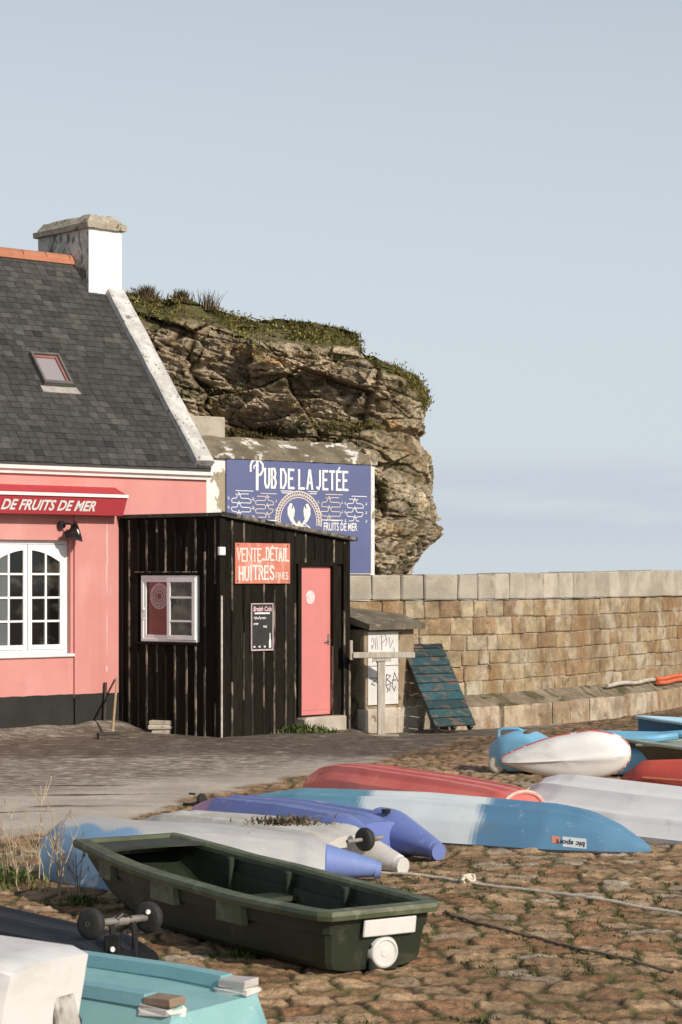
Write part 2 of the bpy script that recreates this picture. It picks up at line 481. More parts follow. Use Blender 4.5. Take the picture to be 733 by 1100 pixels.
def ground_mat():
    m, nt, b = nodes('ground_surface')
    at = nt.nodes.new('ShaderNodeAttribute'); at.attribute_name = 'Col'
    sp = nt.nodes.new('ShaderNodeSeparateColor'); nt.links.new(at.outputs['Color'], sp.inputs[0])
    idv, edge, road, bank = sp.outputs[0], sp.outputs[1], sp.outputs[2], at.outputs['Alpha']
    # setts: warm granite, each its own tone
    s = mixc(nt, idv, (.32, .20, .105), (.56, .395, .24))
    s = mixc(nt, ramp(nt, mth(nt, 'FRACT', mth(nt, 'MULTIPLY', idv, 17.3)), .55, 1), s, (.36, .20, .105))
    s = mixc(nt, ramp(nt, mth(nt, 'FRACT', mth(nt, 'MULTIPLY', idv, 7.7)), .72, 1), s, (.52, .44, .345))
    n1 = noise_n(nt, 9, 8, .7)
    s = mixc(nt, 1.0, s, mixc(nt, ramp(nt, n1, .25, .75), (.55, .52, .48), (1.35, 1.32, 1.3)), 'MULTIPLY')
    n2 = noise_n(nt, 70, 5, .75)
    s = mixc(nt, 1.0, s, mixc(nt, ramp(nt, n2, .3, .7), (.62, .59, .56), (1.38, 1.38, 1.38)), 'MULTIPLY')
    s = mixc(nt, ramp(nt, noise_n(nt, 33, 6, .75, off=(1, 6, 0)), .62, .70), s, (.15, .095, .052))
    s = mixc(nt, ramp(nt, noise_n(nt, 25, 5, .7, off=(4, 2, 0)), .62, .70), s, (.50, .45, .38))
    s = mixc(nt, mth(nt, 'MULTIPLY', ramp(nt, noise_n(nt, .8, 6, .65, off=(2, 7, 0)), .47, .62), .42), s, (.095, .062, .034))
    joint = mixc(nt, ramp(nt, noise_n(nt, 2.2, 6), .42, .58), (.075, .050, .028), (.10, .10, .034))
    s = mixc(nt, edge, joint, s)
    # asphalt: worn pale tarmac with a dark damp strip by the buildings
    r = mixc(nt, ramp(nt, noise_n(nt, 1.1, 8, .7), .3, .7), (.42, .365, .305), (.60, .54, .465))
    r = mixc(nt, 1.0, r, mixc(nt, ramp(nt, noise_n(nt, 95, 3, .8), .3, .7), (.68, .68, .67), (1.3, 1.3, 1.3)), 'MULTIPLY')
    r = mixc(nt, ramp(nt, noise_n(nt, .7, 6, .6, (.6, 5, 1), (1, 3, 0)), .60, .66), r, (.13, .095, .065))
    tc = nt.nodes.new('ShaderNodeTexCoord'); sx = nt.nodes.new('ShaderNodeSeparateXYZ'); nt.links.new(tc.outputs['Object'], sx.inputs[0])
    wob = mth(nt, 'MULTIPLY', mth(nt, 'SUBTRACT', noise_n(nt, .45, 6, .65, off=(9, 1, 0)), .5), 3.0)
    yy = mth(nt, 'ADD', mth(nt, 'SUBTRACT', sx.outputs['Y'], mth(nt, 'MULTIPLY', sx.outputs['X'], .05)), wob)
    damp = mth(nt, 'MULTIPLY', ramp(nt, yy, 25.0, 26.0), ramp(nt, yy, 33.0, 31.0))
    damp = mth(nt, 'MULTIPLY', damp, ramp(nt, noise_n(nt, 3.2, 7, .7), .28, .5))
    r = mixc(nt, mth(nt, 'MULTIPLY', damp, .72), r, (.085, .066, .049))
    speck = ramp(nt, noise_n(nt, 20, 4, .7, off=(5, 5, 0)), .66, .70)
    r = mixc(nt, mth(nt, 'MULTIPLY', speck, .55), r, (.07, .05, .035))
    r = mixc(nt, bank, r, mixc(nt, ramp(nt, noise_n(nt, 40, 5, .7), .35, .65), (.28, .235, .18), (.60, .55, .47)))
    base = mixc(nt, road, s, r)
    # brown weed litter where the slip meets the foot of the wall
    wr = mth(nt, 'ADD', sx.outputs['Y'], mth(nt, 'MULTIPLY', sx.outputs['X'], -.95))
    wd = mth(nt, 'MULTIPLY', ramp(nt, mth(nt, 'ADD', wr, wob), 23.0, 25.5), ramp(nt, noise_n(nt, 5, 8, .75, (1, 2, 1)), .38, .56))
    base = mixc(nt, mth(nt, 'MULTIPLY', wd, .72), base, (.055, .036, .022))
    nt.links.new(base, b.inputs['Base Color']); b.inputs['Roughness'].default_value = .85; b.inputs['Specular IOR Level'].default_value = .25
    bp = nt.nodes.new('ShaderNodeBump'); bp.inputs['Strength'].default_value = .8; bp.inputs['Distance'].default_value = .018
    nt.links.new(noise_n(nt, 55, 8, .72), bp.inputs['Height']); nt.links.new(bp.outputs[0], b.inputs['Normal'])
    return m
go = np_mesh('ground', np.stack([X.ravel(), Yg.ravel(), z], 1), grid_quads(*X.shape), cols, ground_mat())
tag(go, kind='structure')

def gz(x, y):
    a = np.array([float(x)]); b = np.array([float(y)]); return float(ground_z(a, b)[0][0])

# the sea beyond the jetty, out to the horizon
sea = MB(); sea.box((-9000, 20, -3), (9000, 16000, -1.2))
tag(sea.build('sea', M('sea_water', (.05, .09, .11), (.07, .11, .13), .05, .12, .3, .6), loc=(0, 20, -3)), kind='structure')

# ------------------------------------------------------------------ grass in the joints of the setts (uncountable)
gm = M('grass_blades', (.05, .075, .018), (.085, .10, .025), 5, .8, attr=True)
g = MB()
pts = []
rr = random.Random(3)
N = 26000
xs = np.array([rr.uniform(-3.2, 4.6) for _ in range(N)]); yy_ = np.array([rr.uniform(9.2, 19.5) for _ in range(N)])
zz, ee, ii, rmm, bb = ground_z(xs, yy_)
dens = fbm(xs*.9, yy_*.9, xs*0, 4, 77)
# thickest behind the green boat's transom, thin elsewhere
near = np.exp(-(((xs-1.15)/.8)**2+((yy_-13.2)/1.7)**2))
for x, y, zv, e_, d_, nr, r_ in zip(xs, yy_, zz, ee, dens, near, rmm):
    if r_ > .3 or e_ > .16: continue
    if d_+.50*nr < .10+rr.random()*.14: continue
    for _ in range(8):
        q = rr.uniform(.6, 1.35); yel = rr.random()
        g.blade((x+rr.gauss(0, .018), y+rr.gauss(0, .018), zv-.006), rr.uniform(.010, .030), rr.uniform(.008, .016), rr.uniform(0, 6.28), rr.uniform(.2, 1.1),
                (q*(1+.4*yel), q, q), seg=2)
tag(g.build('grass', gm, recalc=False), 'short green grass growing in the joints of the cobbles', 'grass', kind='stuff')

# ------------------------------------------------------------------ the rock headland
def cliff():
    YF = 37.5
    prof = [(318, 388), (338, 388), (357, 386), (366, 388), (372, 408), (384, 416), (392, 428), (402, 438), (406, 452), (413, 459), (420, 457), (430, 458), (448, 457), (464, 459), (468, 452),
            (478, 456), (490, 464), (500, 466), (520, 468), (537, 468), (556, 471), (566, 471), (576, 466), (584, 458), (592, 450), (600, 444), (610, 437), (620, 432), (640, 425), (720, 415)]
    YR = 39.3
    zp = np.array([HC-(v-V0)/FPX*YR for v, u in prof])[::-1]; xp = np.array([(u-U0)/FPX*YR for v, u in prof])[::-1]
    nr, nc = 360, 640
    q = np.linspace(0, 1, nr)[:, None]*np.ones((1, nc)); s = np.ones((nr, 1))*np.linspace(0, 1, nc)[None, :]
    # contour: straight face from x=-13, turning a rounded corner, running back
    LF = .80
    def top(x):                                        # height of the brow along the face
        u = x/YF*FPX+U0
        return HC-(np.interp(u, [-500, 0, 130, 180, 240, 300, 350, 390, 420, 470], [285, 292, 301, 307, 322, 332, 341, 352, 370, 410])-V0)/FPX*YF
    xr0 = .3
    ph = np.clip((s-LF)/(1-LF), 0, 1)*math.pi*.72
    fx = -13+(np.minimum(s, LF)/LF)**.75*(13+xr0)
    # height: brow height, higher resolution everywhere
    zt = top(np.where(s < LF, fx, xr0+1.0*np.sin(np.minimum(ph, 1.57))))
    zt = zt+.16*fbm(fx*1.1, fx*0, fx*0+3, 4, 97)*(s < LF)
    zt = np.where(s < LF, zt, top(np.array(xr0))+np.interp(ph, [0, .18, .32, .55, .75, 1.1, 1.5, 2.3], [0, -.02, -.24, -.30, -.52, -.62, -.85, -.75]))
    Z = -.3+q*(zt+.3)
    XR = np.interp(Z, zp, xp)
    rad = XR-xr0
    X = np.where(s < LF, fx, xr0+rad*np.sin(ph)*np.where(ph > 1.57, 1.0, 1))
    Y = np.where(s < LF, YF+.0*fx, YF+1.9-1.9*np.cos(np.minimum(ph, 1.57))+np.maximum(ph-1.57, 0)*5)
    Y = Y+(.9*(1-sst(X, -4, 0))*0)
    nx = np.where(s < LF, 0, np.sin(ph)); ny = np.where(s < LF, -1, -np.cos(ph))
    # angular blocks: every jittered cell is a plane of its own tilt, at three sizes, along beds dipping to the right
    def facets(x, y, z, sz, seed, tilt):
        gx, gy, gz_ = x/sz[0], y/sz[1], z/sz[2]
        cx, cy, cz = np.floor(gx), np.floor(gy), np.floor(gz_)
        f1 = np.full(x.shape, 9.0); f2 = np.full(x.shape, 9.0); val = np.zeros(x.shape)
        for i in (-1, 0, 1):
            for j in (-1, 0, 1):
                for k in (-1, 0, 1):
                    a, b, c = cx+i, cy+j, cz+k
                    qx = gx-(a+.1+.8*hsh(a, b, c, seed)); qy = gy-(b+.1+.8*hsh(a, b, c, seed+1)); qz = gz_-(c+.1+.8*hsh(a, b, c, seed+2))
                    dd = np.sqrt(qx*qx+qy*qy+qz*qz); m = dd < f1
                    f2 = np.where(m, f1, np.minimum(f2, dd))
                    h0 = (hsh(a, b, c, seed+3)-.5); hx = (hsh(a, b, c, seed+4)-.5); hz = (hsh(a, b, c, seed+5)-.35)
                    val = np.where(m, h0+tilt*(hx*qx+hz*qz), val); f1 = np.where(m, dd, f1)
        return val, f2-f1
    def D(x, y, z):
        wx = .30*fbm(x*.8, y*.8, z*.8, 3, 61); wz = .20*fbm(x*.6, y*.6, z*.9, 3, 62)
        zz = (z+wz)+.22*(x+wx); xx = x+wx-.15*z
        a, ea = facets(xx, y, zz, (1.7, 2.0, .85), 100, 1.6)
        b, eb = facets(xx+3, y, zz+1, (.62, .8, .30), 120, 1.4)
        c, ec = facets(xx+7, y, zz+5, (.26, .4, .11), 140, 1.2)
        d = .36*a+.24*b+.12*c
        d = d-.07*(1-sst(ea, .0, .05))-.05*(1-sst(eb, .0, .09))*(fbm(x*.9, y*.9, z*.9, 3, 75) > -.1)
        lay = np.abs(((zz/.34+.5*fbm(x*.6, y*.6, z*.6, 2, 76)) % 1)-.5)*2
        d = d-.07*sst(lay, .80, 1.0)
        d = d+.75*fbm(x*.38, y*.38, z*.5, 3, 72)+.16*fbm(x*2.1, y*2.1, z*2.8, 5, 73, .6)+.06*np.abs(fbm(x*5, y*5, z*8, 4, 78, .6))+.04*vnoise(x*15, y*15, z*19, 74)
        return d, np.minimum(ea*.8, eb+.05), b
    d, cr, tone = D(X, Y, Z)
    zn = (Z+.3)/(zt+.3)
    # brow: rounds back with soil; base slightly undercut on the corner; ledge band
    brow = sst(zn, .90, 1.0)
    amp = 1-.35*brow
    side = sst(s, LF-.02, LF+.1)
    amp = amp*(1-.62*side)
    d = d+brow*.35*fbm(X*3.2, Y*3.2, Z*3.2, 4, 79)
    X = X+nx*d*amp; Y = Y+ny*d*amp
    back = brow*1.5*(1-side*.75)
    X = X-nx*back*.35; Y = Y-ny*back
    # a slanting ledge that carries brown scrub
    vle = np.interp(X/Y*FPX+U0, [130, 230, 290, 330, 400, 460], [500, 470, 470, 455, 455, 500])
    zl = HC-(vle-V0)/FPX*YF
    led = np.exp(-((Z-zl)/.28)**2)*(1-.6*side)
    lp = sst(Z-zl, .25, -.25)
    Y = Y-(.55*lp-.2*led)*(1-side)
    # cap rows
    caps_n = 46; k = np.linspace(0, 1, caps_n)[1:, None]
    ex, ey, ez = X[-1][None, :], Y[-1][None, :], Z[-1][None, :]
    tx = np.minimum(ex*.9-.6, ex); ty = np.maximum(ey+9, 49)+0*ex; tz = ez+.10+0*ex
    CX = ex+(tx-ex)*k; CY = ey+(ty-ey)*k; CZ = ez+(tz-ez)*k+.16*fbm(CX*1.2, CY*1.2, CX*0, 4, 81)*sst(k, 0, .2)
    AX = np.concatenate([X, CX]); AY = np.concatenate([Y, CY]); AZ = np.concatenate([Z, CZ])
    veg = np.concatenate([np.maximum(sst(zn+.06*fbm(X*1.4, Y*1.4, Z*1.4, 4, 91), .905, .955), .95*sst(led*.9+.55*fbm(X*1.3, Y*1.3, Z*1.8, 4, 92), .62, .85)), np.ones_like(CX)])
    crk = np.concatenate([sst(cr, 0, .05), np.ones_like(CX)])
    bro = np.concatenate([np.clip(tone+.5, 0, 1), np.ones_like(CX)*.5])
    cols = np.stack([veg.ravel(), crk.ravel(), bro.ravel(), np.ones(AX.size)], 1)
    P = np.stack([AX.ravel(), AY.ravel(), AZ.ravel()], 1)
    m, nt, b = nodes('headland_rock')
    at = nt.nodes.new('ShaderNodeAttribute'); at.attribute_name = 'Col'
    sp = nt.nodes.new('ShaderNodeSeparateColor'); nt.links.new(at.outputs['Color'], sp.inputs[0])
    c = mixc(nt, ramp(nt, noise_n(nt, .8, 7, .65, (1, 1, 1.6)), .33, .64), (.33, .262, .178), (.55, .48, .375))
    c = mixc(nt, ramp(nt, noise_n(nt, 1.6, 6, .6, (.6, .6, 2.2), (3, 1, 2)), .55, .70), c, (.44, .29, .13))
    c = mixc(nt, ramp(nt, noise_n(nt, 1.0, 8, .7, off=(1, 7, 2)), .58, .68), c, (.115, .095, .055))
    c = mixc(nt, 1.0, c, mixc(nt, ramp(nt, noise_n(nt, 6, 12, .82), .34, .66), (.45, .43, .40), (1.42, 1.42, 1.40)), 'MULTIPLY')
    c = mixc(nt, ramp(nt, noise_n(nt, 3.3, 6, .7, off=(6, 2, 8)), .655, .70), c, (.50, .37, .13))
    c = mixc(nt, ramp(nt, noise_n(nt, 14, 4, .7, off=(2, 2, 8)), .69, .73), c, (.58, .55, .48))
    c = mixc(nt, 1.0, c, mixc(nt, ramp(nt, sp.outputs[2], .2, .85), (.90, .87, .82), (1.45, 1.41, 1.33)), 'MULTIPLY')
    c = mixc(nt, sp.outputs[1], mixc(nt, 1.0, c, (.60, .54, .48), 'MULTIPLY'), c)
    mo_ = mth(nt, 'MULTIPLY', ramp(nt, noise_n(nt, 1.4, 9, .75, (1, 1, 1.3), (4, 9, 1)), .51, .61), .85)
    c = mixc(nt, mo_, c, (.125, .12, .052))
    vg = mixc(nt, ramp(nt, noise_n(nt, 2.5, 7, .7), .35, .65), (.075, .065, .028), (.17, .165, .055))
    vg = mixc(nt, ramp(nt, noise_n(nt, 1.5, 6, .7, off=(7, 3, 1)), .5, .68), vg, (.24, .19, .09))
    f = mth(nt, 'MULTIPLY', sp.outputs[0], ramp(nt, noise_n(nt, 4, 7, .7, off=(1, 1, 4)), .30, .46))
    c = mixc(nt, f, c, vg)
    nt.links.new(c, b.inputs['Base Color']); b.inputs['Roughness'].default_value = .9; b.inputs['Specular IOR Level'].default_value = .2
    bp = nt.nodes.new('ShaderNodeBump'); bp.inputs['Strength'].default_value = 1.0; bp.inputs['Distance'].default_value = .10
    nt.links.new(noise_n(nt, 6, 13, .80, (1, 1, 1.6)), bp.inputs['Height']); nt.links.new(bp.outputs[0], b.inputs['Normal'])
    o = np_mesh('rock_headland', P, grid_quads(AX.shape[0], nc), cols, m, smooth=False)
    tag(o, 'brown layered rock cliff with a grassy brow rising behind the blue sign', 'cliff')
    # turf and scrub on it
    g = MB(); r_ = random.Random(9)
    Pf = P.reshape(AX.shape[0], nc, 3)
    # one jittered sample per tuft
    for _ in range(30000):
        i = r_.randrange(10, AX.shape[0]-18); j = r_.randrange(120, nc-20)
        if veg.reshape(AX.shape)[i, j] < .5: continue
        p = Pf[i, j]
        cl = vnoise(np.array([p[0]*1.6]), np.array([p[1]*1.6]), np.array([p[2]*1.6]), 95)[0]
        if cl < -.12: continue
        topz = i > nr*.86
        if topz: hue = ((1.3, 1.25, .85), (1.9, 1.6, 1.1), (1.0, 1.1, .75))[r_.randrange(3)]
        else: hue = ((.75, .62, .55), (.5, .5, .4), (1.0, .75, .55))[r_.randrange(3)]
        q = r_.uniform(.6, 1.25)
        for _b in range(4):
            g.blade((p[0]+r_.gauss(0, .05), p[1]+r_.gauss(0, .05)-.02, p[2]+r_.gauss(0, .02)-.02), r_.uniform(.03, .10), r_.uniform(.015, .04), r_.uniform(3.4, 6.0), r_.uniform(.3, 1.6),
                    (hue[0]*q, hue[1]*q, hue[2]*q), seg=2)
    # low cushions of heather and thrift: many small leaf faces
    for _ in range(16000):
        i = r_.randrange(60, AX.shape[0]-24); j = r_.randrange(120, nc-20)
        vv = veg.reshape(AX.shape)[i, j]; p = Pf[i, j]
        cl = vnoise(np.array([p[0]*2.3]), np.array([p[1]*2.3]), np.array([p[2]*2.9]), 96)[0]
        if vv < .5 and (cl < .48 or j > nc*.78): continue
        if vv >= .5 and cl < -.05: continue
        hue = ((1.5, 1.4, .9), (2.0, 1.75, 1.15), (1.0, 1.0, .7), (.7, .55, .45))[r_.randrange(4)] if i > nr*.86 else ((.7, .62, .5), (1.1, 1.0, .7), (.45, .42, .35), (1.3, 1.05, .7))[r_.randrange(4)]
        q = r_.uniform(.6, 1.2); up_ = (.02+.13*max(0, cl))*r_.random()
        c_ = V((p[0]+r_.gauss(0, .04), p[1]-up_*.8+r_.gauss(0, .03), p[2]+up_*.8+r_.gauss(0, .03)))
        for _b in range(4):
            d_ = V((r_.gauss(0, .03), r_.gauss(0, .03), r_.gauss(0, .03))); a_ = V((r_.gauss(0, 1), r_.gauss(0, 1), r_.gauss(0, 1))).normalized(); b2_ = a_.cross(V((r_.gauss(0, 1), r_.gauss(0, 1), r_.gauss(0, 1)))).normalized(); s_ = r_.uniform(.014, .034)
            g.add([c_+d_-a_*s_, c_+d_+b2_*s_*.6, c_+d_+a_*s_, c_+d_-b2_*s_*.6], [(0, 1, 2, 3)], 0, (hue[0]*q, hue[1]*q, hue[2]*q))
    tag(g.build('turf', M('turf_blades', (.12, .115, .040), (.19, .175, .07), 3, .85, attr=True), recalc=False),
        'short green and brown turf and heather growing on the cliff brow and ledges', 'turf', kind='stuff')
    return P.reshape(AX.shape[0], nc, 3), nr
CLF, CNR = cliff()
# dry grass tufts standing on the skyline of the headland
tm = M('dry_tuft', (.085, .062, .030), (.17, .13, .065), 4, .85, attr=True)
def sky_tuft(u, v, wid, hgt, n, label, sd):
    r_ = random.Random(sd)
    g = MB()
    A = CLF.reshape(-1, 3); near = np.abs(A[:, 0]/A[:, 1]-(u-U0)/FPX) < .0016; el = np.where(near & (A[:, 1] < 43), (A[:, 2]-HC)/A[:, 1], -9); p = V(A[int(np.argmax(el))])+V((0, 0, -.04))
    for _ in range(n):
        a = r_.uniform(0, 6.28); rr_ = wid*abs(r_.gauss(0, .5)); q = r_.uniform(.5, 1.5)
        g.blade(p+V((rr_*math.cos(a), rr_*math.sin(a)*.5, -.03)), hgt*r_.uniform(.45, 1.1), r_.uniform(.016, .03), r_.uniform(0, 6.28), r_.uniform(.1, .7), (q, q*r_.uniform(.85, 1.1), q*.9))
    tag(g.build('grass_tuft', tm, loc=p, recalc=False), label, 'grass tuft', 'dry grass tufts on the skyline of the cliff')
sky_tuft(161, 320, .24, .30, 420, 'bushy dry grass tuft on the cliff brow closest to the chimney', 1)
sky_tuft(192, 325, .16, .25, 220, 'small rounded dry grass tuft on the cliff brow, between a bushier and a sparser one', 2)
sky_tuft(227, 330, .30, .42, 90, 'sparse dry grass tuft with tall separate stems on the cliff brow', 3)

# ------------------------------------------------------------------ the jetty wall
WP = [V(p) for p in ((-.35, 31.02, 0), (.11, 31.15, 0), (1.0, 31.42, 0), (1.95, 31.9, 0), (3.0, 33.1, 0), (4.2, 34.95, 0), (5.7, 37.7, 0), (7.3, 40.8, 0), (9.2, 44.6, 0), (11.5, 49.3, 0))]
def cat_rom(P, n=24):
    out = []
    for i in range(len(P)-1):
        a = P[max(i-1, 0)]; b = P[i]; c = P[i+1]; d = P[min(i+2, len(P)-1)]
        for k in range(n):
            t = k/n; out.append(.5*((2*b)+(c-a)*t+(2*a-5*b+4*c-d)*t*t+(3*b-a-3*c+d)*t**3))
    out.append(P[-1]); return out
WL = cat_rom(WP); WS = [0]
for a, b in zip(WL, WL[1:]): WS.append(WS[-1]+(b-a).length)
def wall_at(s):
    k = min(max(np.searchsorted(WS, s)-1, 0), len(WL)-2); t = (s-WS[k])/(WS[k+1]-WS[k])
    p = WL[k].lerp(WL[k+1], t); d = (WL[k+1]-WL[k]).normalized()
    return p, d, V((d.y, -d.x, 0))                      # point, direction, outward (towards the slip)
wall = thing('jetty_wall', 'long curved granite block jetty wall with a pale coping', 'wall', (1.95, 31.9, 0))
sm = M('wall_stone', (.72, .70, .67), (1.20, 1.18, 1.15), 5, .85, .9, 40, attr=True, grain=.42, bdist=.02,
       stains=(((.25, .135, .05), 1.6, .50, .64, (1, 1, .4), .70), ((.50, .45, .37), 2.3, .54, .66, (1, 1, 1), .6), ((.09, .065, .04), 6, .60, .70, (1, 1, 1), .8), ((.12, .085, .05), 1.1, .56, .72, (1, 1, .4), .6)))
mo = M('wall_mortar', (.25, .20, .145), (.38, .325, .255), 5, .9, .6, 50, grain=.2)
cpm = M('coping_stone', (.34, .305, .25), (.47, .425, .355), 2.5, .85, .6, 45, attr=True, grain=.28,
        stains=(((.22, .185, .13), 3, .58, .70, (1, 1, .6), .8), ((.30, .20, .10), 9, .68, .74)))
def wall_block(mb, s0, s1, z0, z1, out, dep, col, bev=.018, jit=.008, mi=0):
    p, d, n = wall_at((s0+s1)/2)
    Mx = Matrix((( d.x, -n.x, 0, p.x), (d.y, -n.y, 0, p.y), (0, 0, 1, 0), (0, 0, 0, 1)))
    h = (s1-s0)/2
    mb.box((-h, -out, z0), (h, dep, z1), bev, mi, col, Mx, jit)
r_ = random.Random(5)
back = mbt(wall)
SEG = [s for s in np.arange(0, WS[-1], .25)]
rings = []
for s in SEG:
    p, d, n = wall_at(s)
    rings.append([p+n*(-.003)+V((0, 0, -.3)), p+n*(-.003)+V((0, 0, 1.74)), p-n*.55+V((0, 0, 1.74)), p-n*.55+V((0, 0, -.3))])
back.loft(rings, True, (True, True), smooth=False)
back.build('mortar_core', mo, wall)
st = mbt(wall); pal = [(.34, .255, .165), (.30, .205, .125), (.37, .30, .215), (.40, .345, .27), (.27, .175, .105), (.34, .27, .185), (.40, .325, .235), (.31, .23, .15), (.38, .32, .25)]
zc = [.34, .57, .80, 1.02, 1.25, 1.50, 1.765]
for k in range(len(zc)-1):
    s = r_.uniform(-.2, 0)
    while s < WS[-1]-.6:
        L = r_.uniform(.24, .60); c = r_.choice(pal); c = (c[0]*.97, c[1], c[2]*.93); q = r_.uniform(.86, 1.08); c = tuple(.80*a_+.20*b2_ for a_, b2_ in zip((c[0]*1.02, c[1]*.98, c[2]*.92), (.41, .325, .22)))
        g0, g1 = r_.uniform(.002, .007), r_.uniform(.002, .007)
        wv = lambda kk: zc[kk]+(.022*mn.noise(V((s*.9, kk*3.1, 2)))+.012*mn.noise(V((s*4, kk*2.3, 5))) if 0 < kk < 6 else 0)
        if s > -.01 or k > 0: wall_block(st, max(s, 0)+g0, s+L-g0, wv(k)+g1, wv(k+1)-g1*.7, r_.uniform(.011, .030), .25, (c[0]*q, c[1]*q, c[2]*q), .018, .009)
        s += L
st.build('block_courses', sm, wall)
cp = mbt(wall); s = 0
while s < WS[-1]-.6:
    L = r_.uniform(.34, .60); q = r_.uniform(.86, 1.08)
    zt = 2.115+.012*min(s, 8)+r_.uniform(-.008, .008)
    wall_block(cp, s+.005, s+L-.005, 1.772, zt, .055+r_.uniform(-.006, .006), .58, (q, q*.99, q*.97), .018, .006); s += L
cp.build('coping', cpm, wall)
# battered footing: sloping mortar bench on a kerb of pinkish blocks
ft = mbt(wall); s0_ = 1.85; rings = []
for s in np.arange(s0_, WS[-1], .25):
    p, d, n = wall_at(s); k = .02*r_.uniform(-1, 1)
    rings.append([p+n*.35+V((0, 0, .21+.5*k)), p+n*.18+V((0, 0, .29+k)), p+n*.0+V((0, 0, .40)), p-n*.2+V((0, 0, .40)), p-n*.2+V((0, 0, -.2)), p+n*.35+V((0, 0, -.2))])
ft.loft(rings, True, (True, True), smooth=False); ft.build('footing_bench', M('bench_mortar', (.17, .13, .085), (.30, .245, .175), 3, .9, .8, 30, grain=.3, bdist=.03, stains=(((.08, .07, .03), 3, .50, .62),)), wall)
fk = mbt(wall); s = s0_; pk = [(.42, .335, .235), (.45, .37, .27), (.36, .265, .17), (.46, .39, .30)]
while s < WS[-1]-.7:
    L = r_.uniform(.42, .80); c = r_.choice(pk)
    wall_block(fk, s+.006, s+L-.006, -.2, .222+r_.uniform(-.01, .01), .395+r_.uniform(-.01, .01), -.3, c, .02, .008); s += L
fk.build('kerb_blocks', sm, wall)
# pipe lying on the bench, orange end further along
def wall_pipe(s0, s1, off, z, r):
    return [wall_at(s)[0]+wall_at(s)[2]*off+V((0, 0, z+.012*math.sin(s*5))) for s in np.linspace(s0, s1, 16)]
def s_of_u(u, off=0.0):
    best = min(np.arange(0, WS[-1], .02), key=lambda s: abs((lambda p: p.x/p.y*FPX+U0-u)(wall_at(s)[0]+wall_at(s)[2]*off))); return float(best)
t = MB(); t.tube(wall_pipe(s_of_u(652, .2), s_of_u(703, .2), .2, .385, .03), .032, 8)
tag(t.build('service_pipe', M('pipe_grey', (.55, .50, .43), (.40, .34, .27), 8, .7, .2), loc=wall_at(s_of_u(652, .2))[0]+V((0, 0, .35))), 'thin pale pipe lying along the sloping foot of the jetty wall', 'pipe')
t = MB()
for dz, df in ((.40, .20), (.335, .245)):
    t.tube(wall_pipe(s_of_u(704, .2), s_of_u(760, .2), df, dz, .03), .036, 8)
tag(t.build('orange_duct', M('orange_plastic', (.62, .15, .06), (.55, .12, .05), 6, .5), loc=wall_at(s_of_u(704, .2))[0]+V((0, 0, .35))), 'bright orange double plastic duct on the foot of the jetty wall', 'duct')
# ------------------------------------------------------------------ shared paints
white = M('white_paint', (.80, .79, .77), (.72, .70, .66), 4, .55, .15, 60)
pvc = M('white_frame_paint', (.82, .82, .83), (.76, .76, .76), 6, .35)
black_iron = M('black_iron', (.007, .007, .007), (.014, .014, .013), 10, .4)
glass, _nt, _b = nodes('dark_window_glass')
_b.inputs['Roughness'].default_value = .04
_nt.links.new(mixc(_nt, ramp(_nt, noise_n(_nt, 2.6, 4, .6, (1, 1, 1.6)), .50, .72), (.008, .008, .008), (.06, .052, .042)), _b.inputs['Base Color'])
lettering = M('white_lettering', (.80, .79, .77), (.74, .73, .71), 20, .6)
gold_line = M('sand_lettering', (.62, .52, .42), (.70, .61, .50), 20, .6)

# ------------------------------------------------------------------ the pink house
FA = Frame((-3.008, 29.77), 40.6)
house = thing('pink_house', 'pink rendered house with slate roof, white chimney and black painted base', 'house', FA.w(0, 0, 0), 40.6)
tR = FA.t(222); TL = -8.0; ZE = 3.60; PITCH = 50.0; TAN = math.tan(R(PITCH)); DR = 2.55; ZR = 3.66+DR*TAN
pink = M('pink_render', (.61, .268, .24), (.575, .245, .22), 1.3, .85, .18, 90, grain=.05,
         rvar=.2, stains=(((.68, .38, .345), 1.1, .50, .68, (1, 1, .35), .5), ((.50, .20, .175), 2.2, .52, .70, (2.2, 2.2, .2), .40), ((.40, .20, .165), 5, .60, .72, (1, 1, .6), .30), ((.72, .52, .48), 3.2, .68, .72, (3, 3, .25), .6)))
base_black = M('black_plinth_paint', (.014, .014, .011), (.022, .021, .017), 3, .85, .2, 60, stains=(((.35, .33, .30), 26, .735, .76),))
# window opening
wl, wr = FA.t(-10), FA.t(77.5); wz0 = FA.at(40, 703)[1]; wz1 = FA.at(40, 580)[1]; tS = FA.t(80.5)
ZB = FA.at(100, 745)[1]
wb = mbt(house, FA); STEP = .035
def wallbox(x0, x1, z0, z1, y0=0.0, y1=.35): wb.box((x0, y0, z0), (x1, y1, z1))
zS = FA.at(60, 553)[1]
wallbox(tS, tR, ZB, zS-.001); wallbox(TL, tR, zS, ZE); wallbox(TL, tS, wz1+.0, zS-.001, STEP); wallbox(wr, tS, ZB, wz1, STEP); wallbox(TL, wl, ZB, wz1, STEP); wallbox(wl, wr, ZB, wz0-.02, STEP)
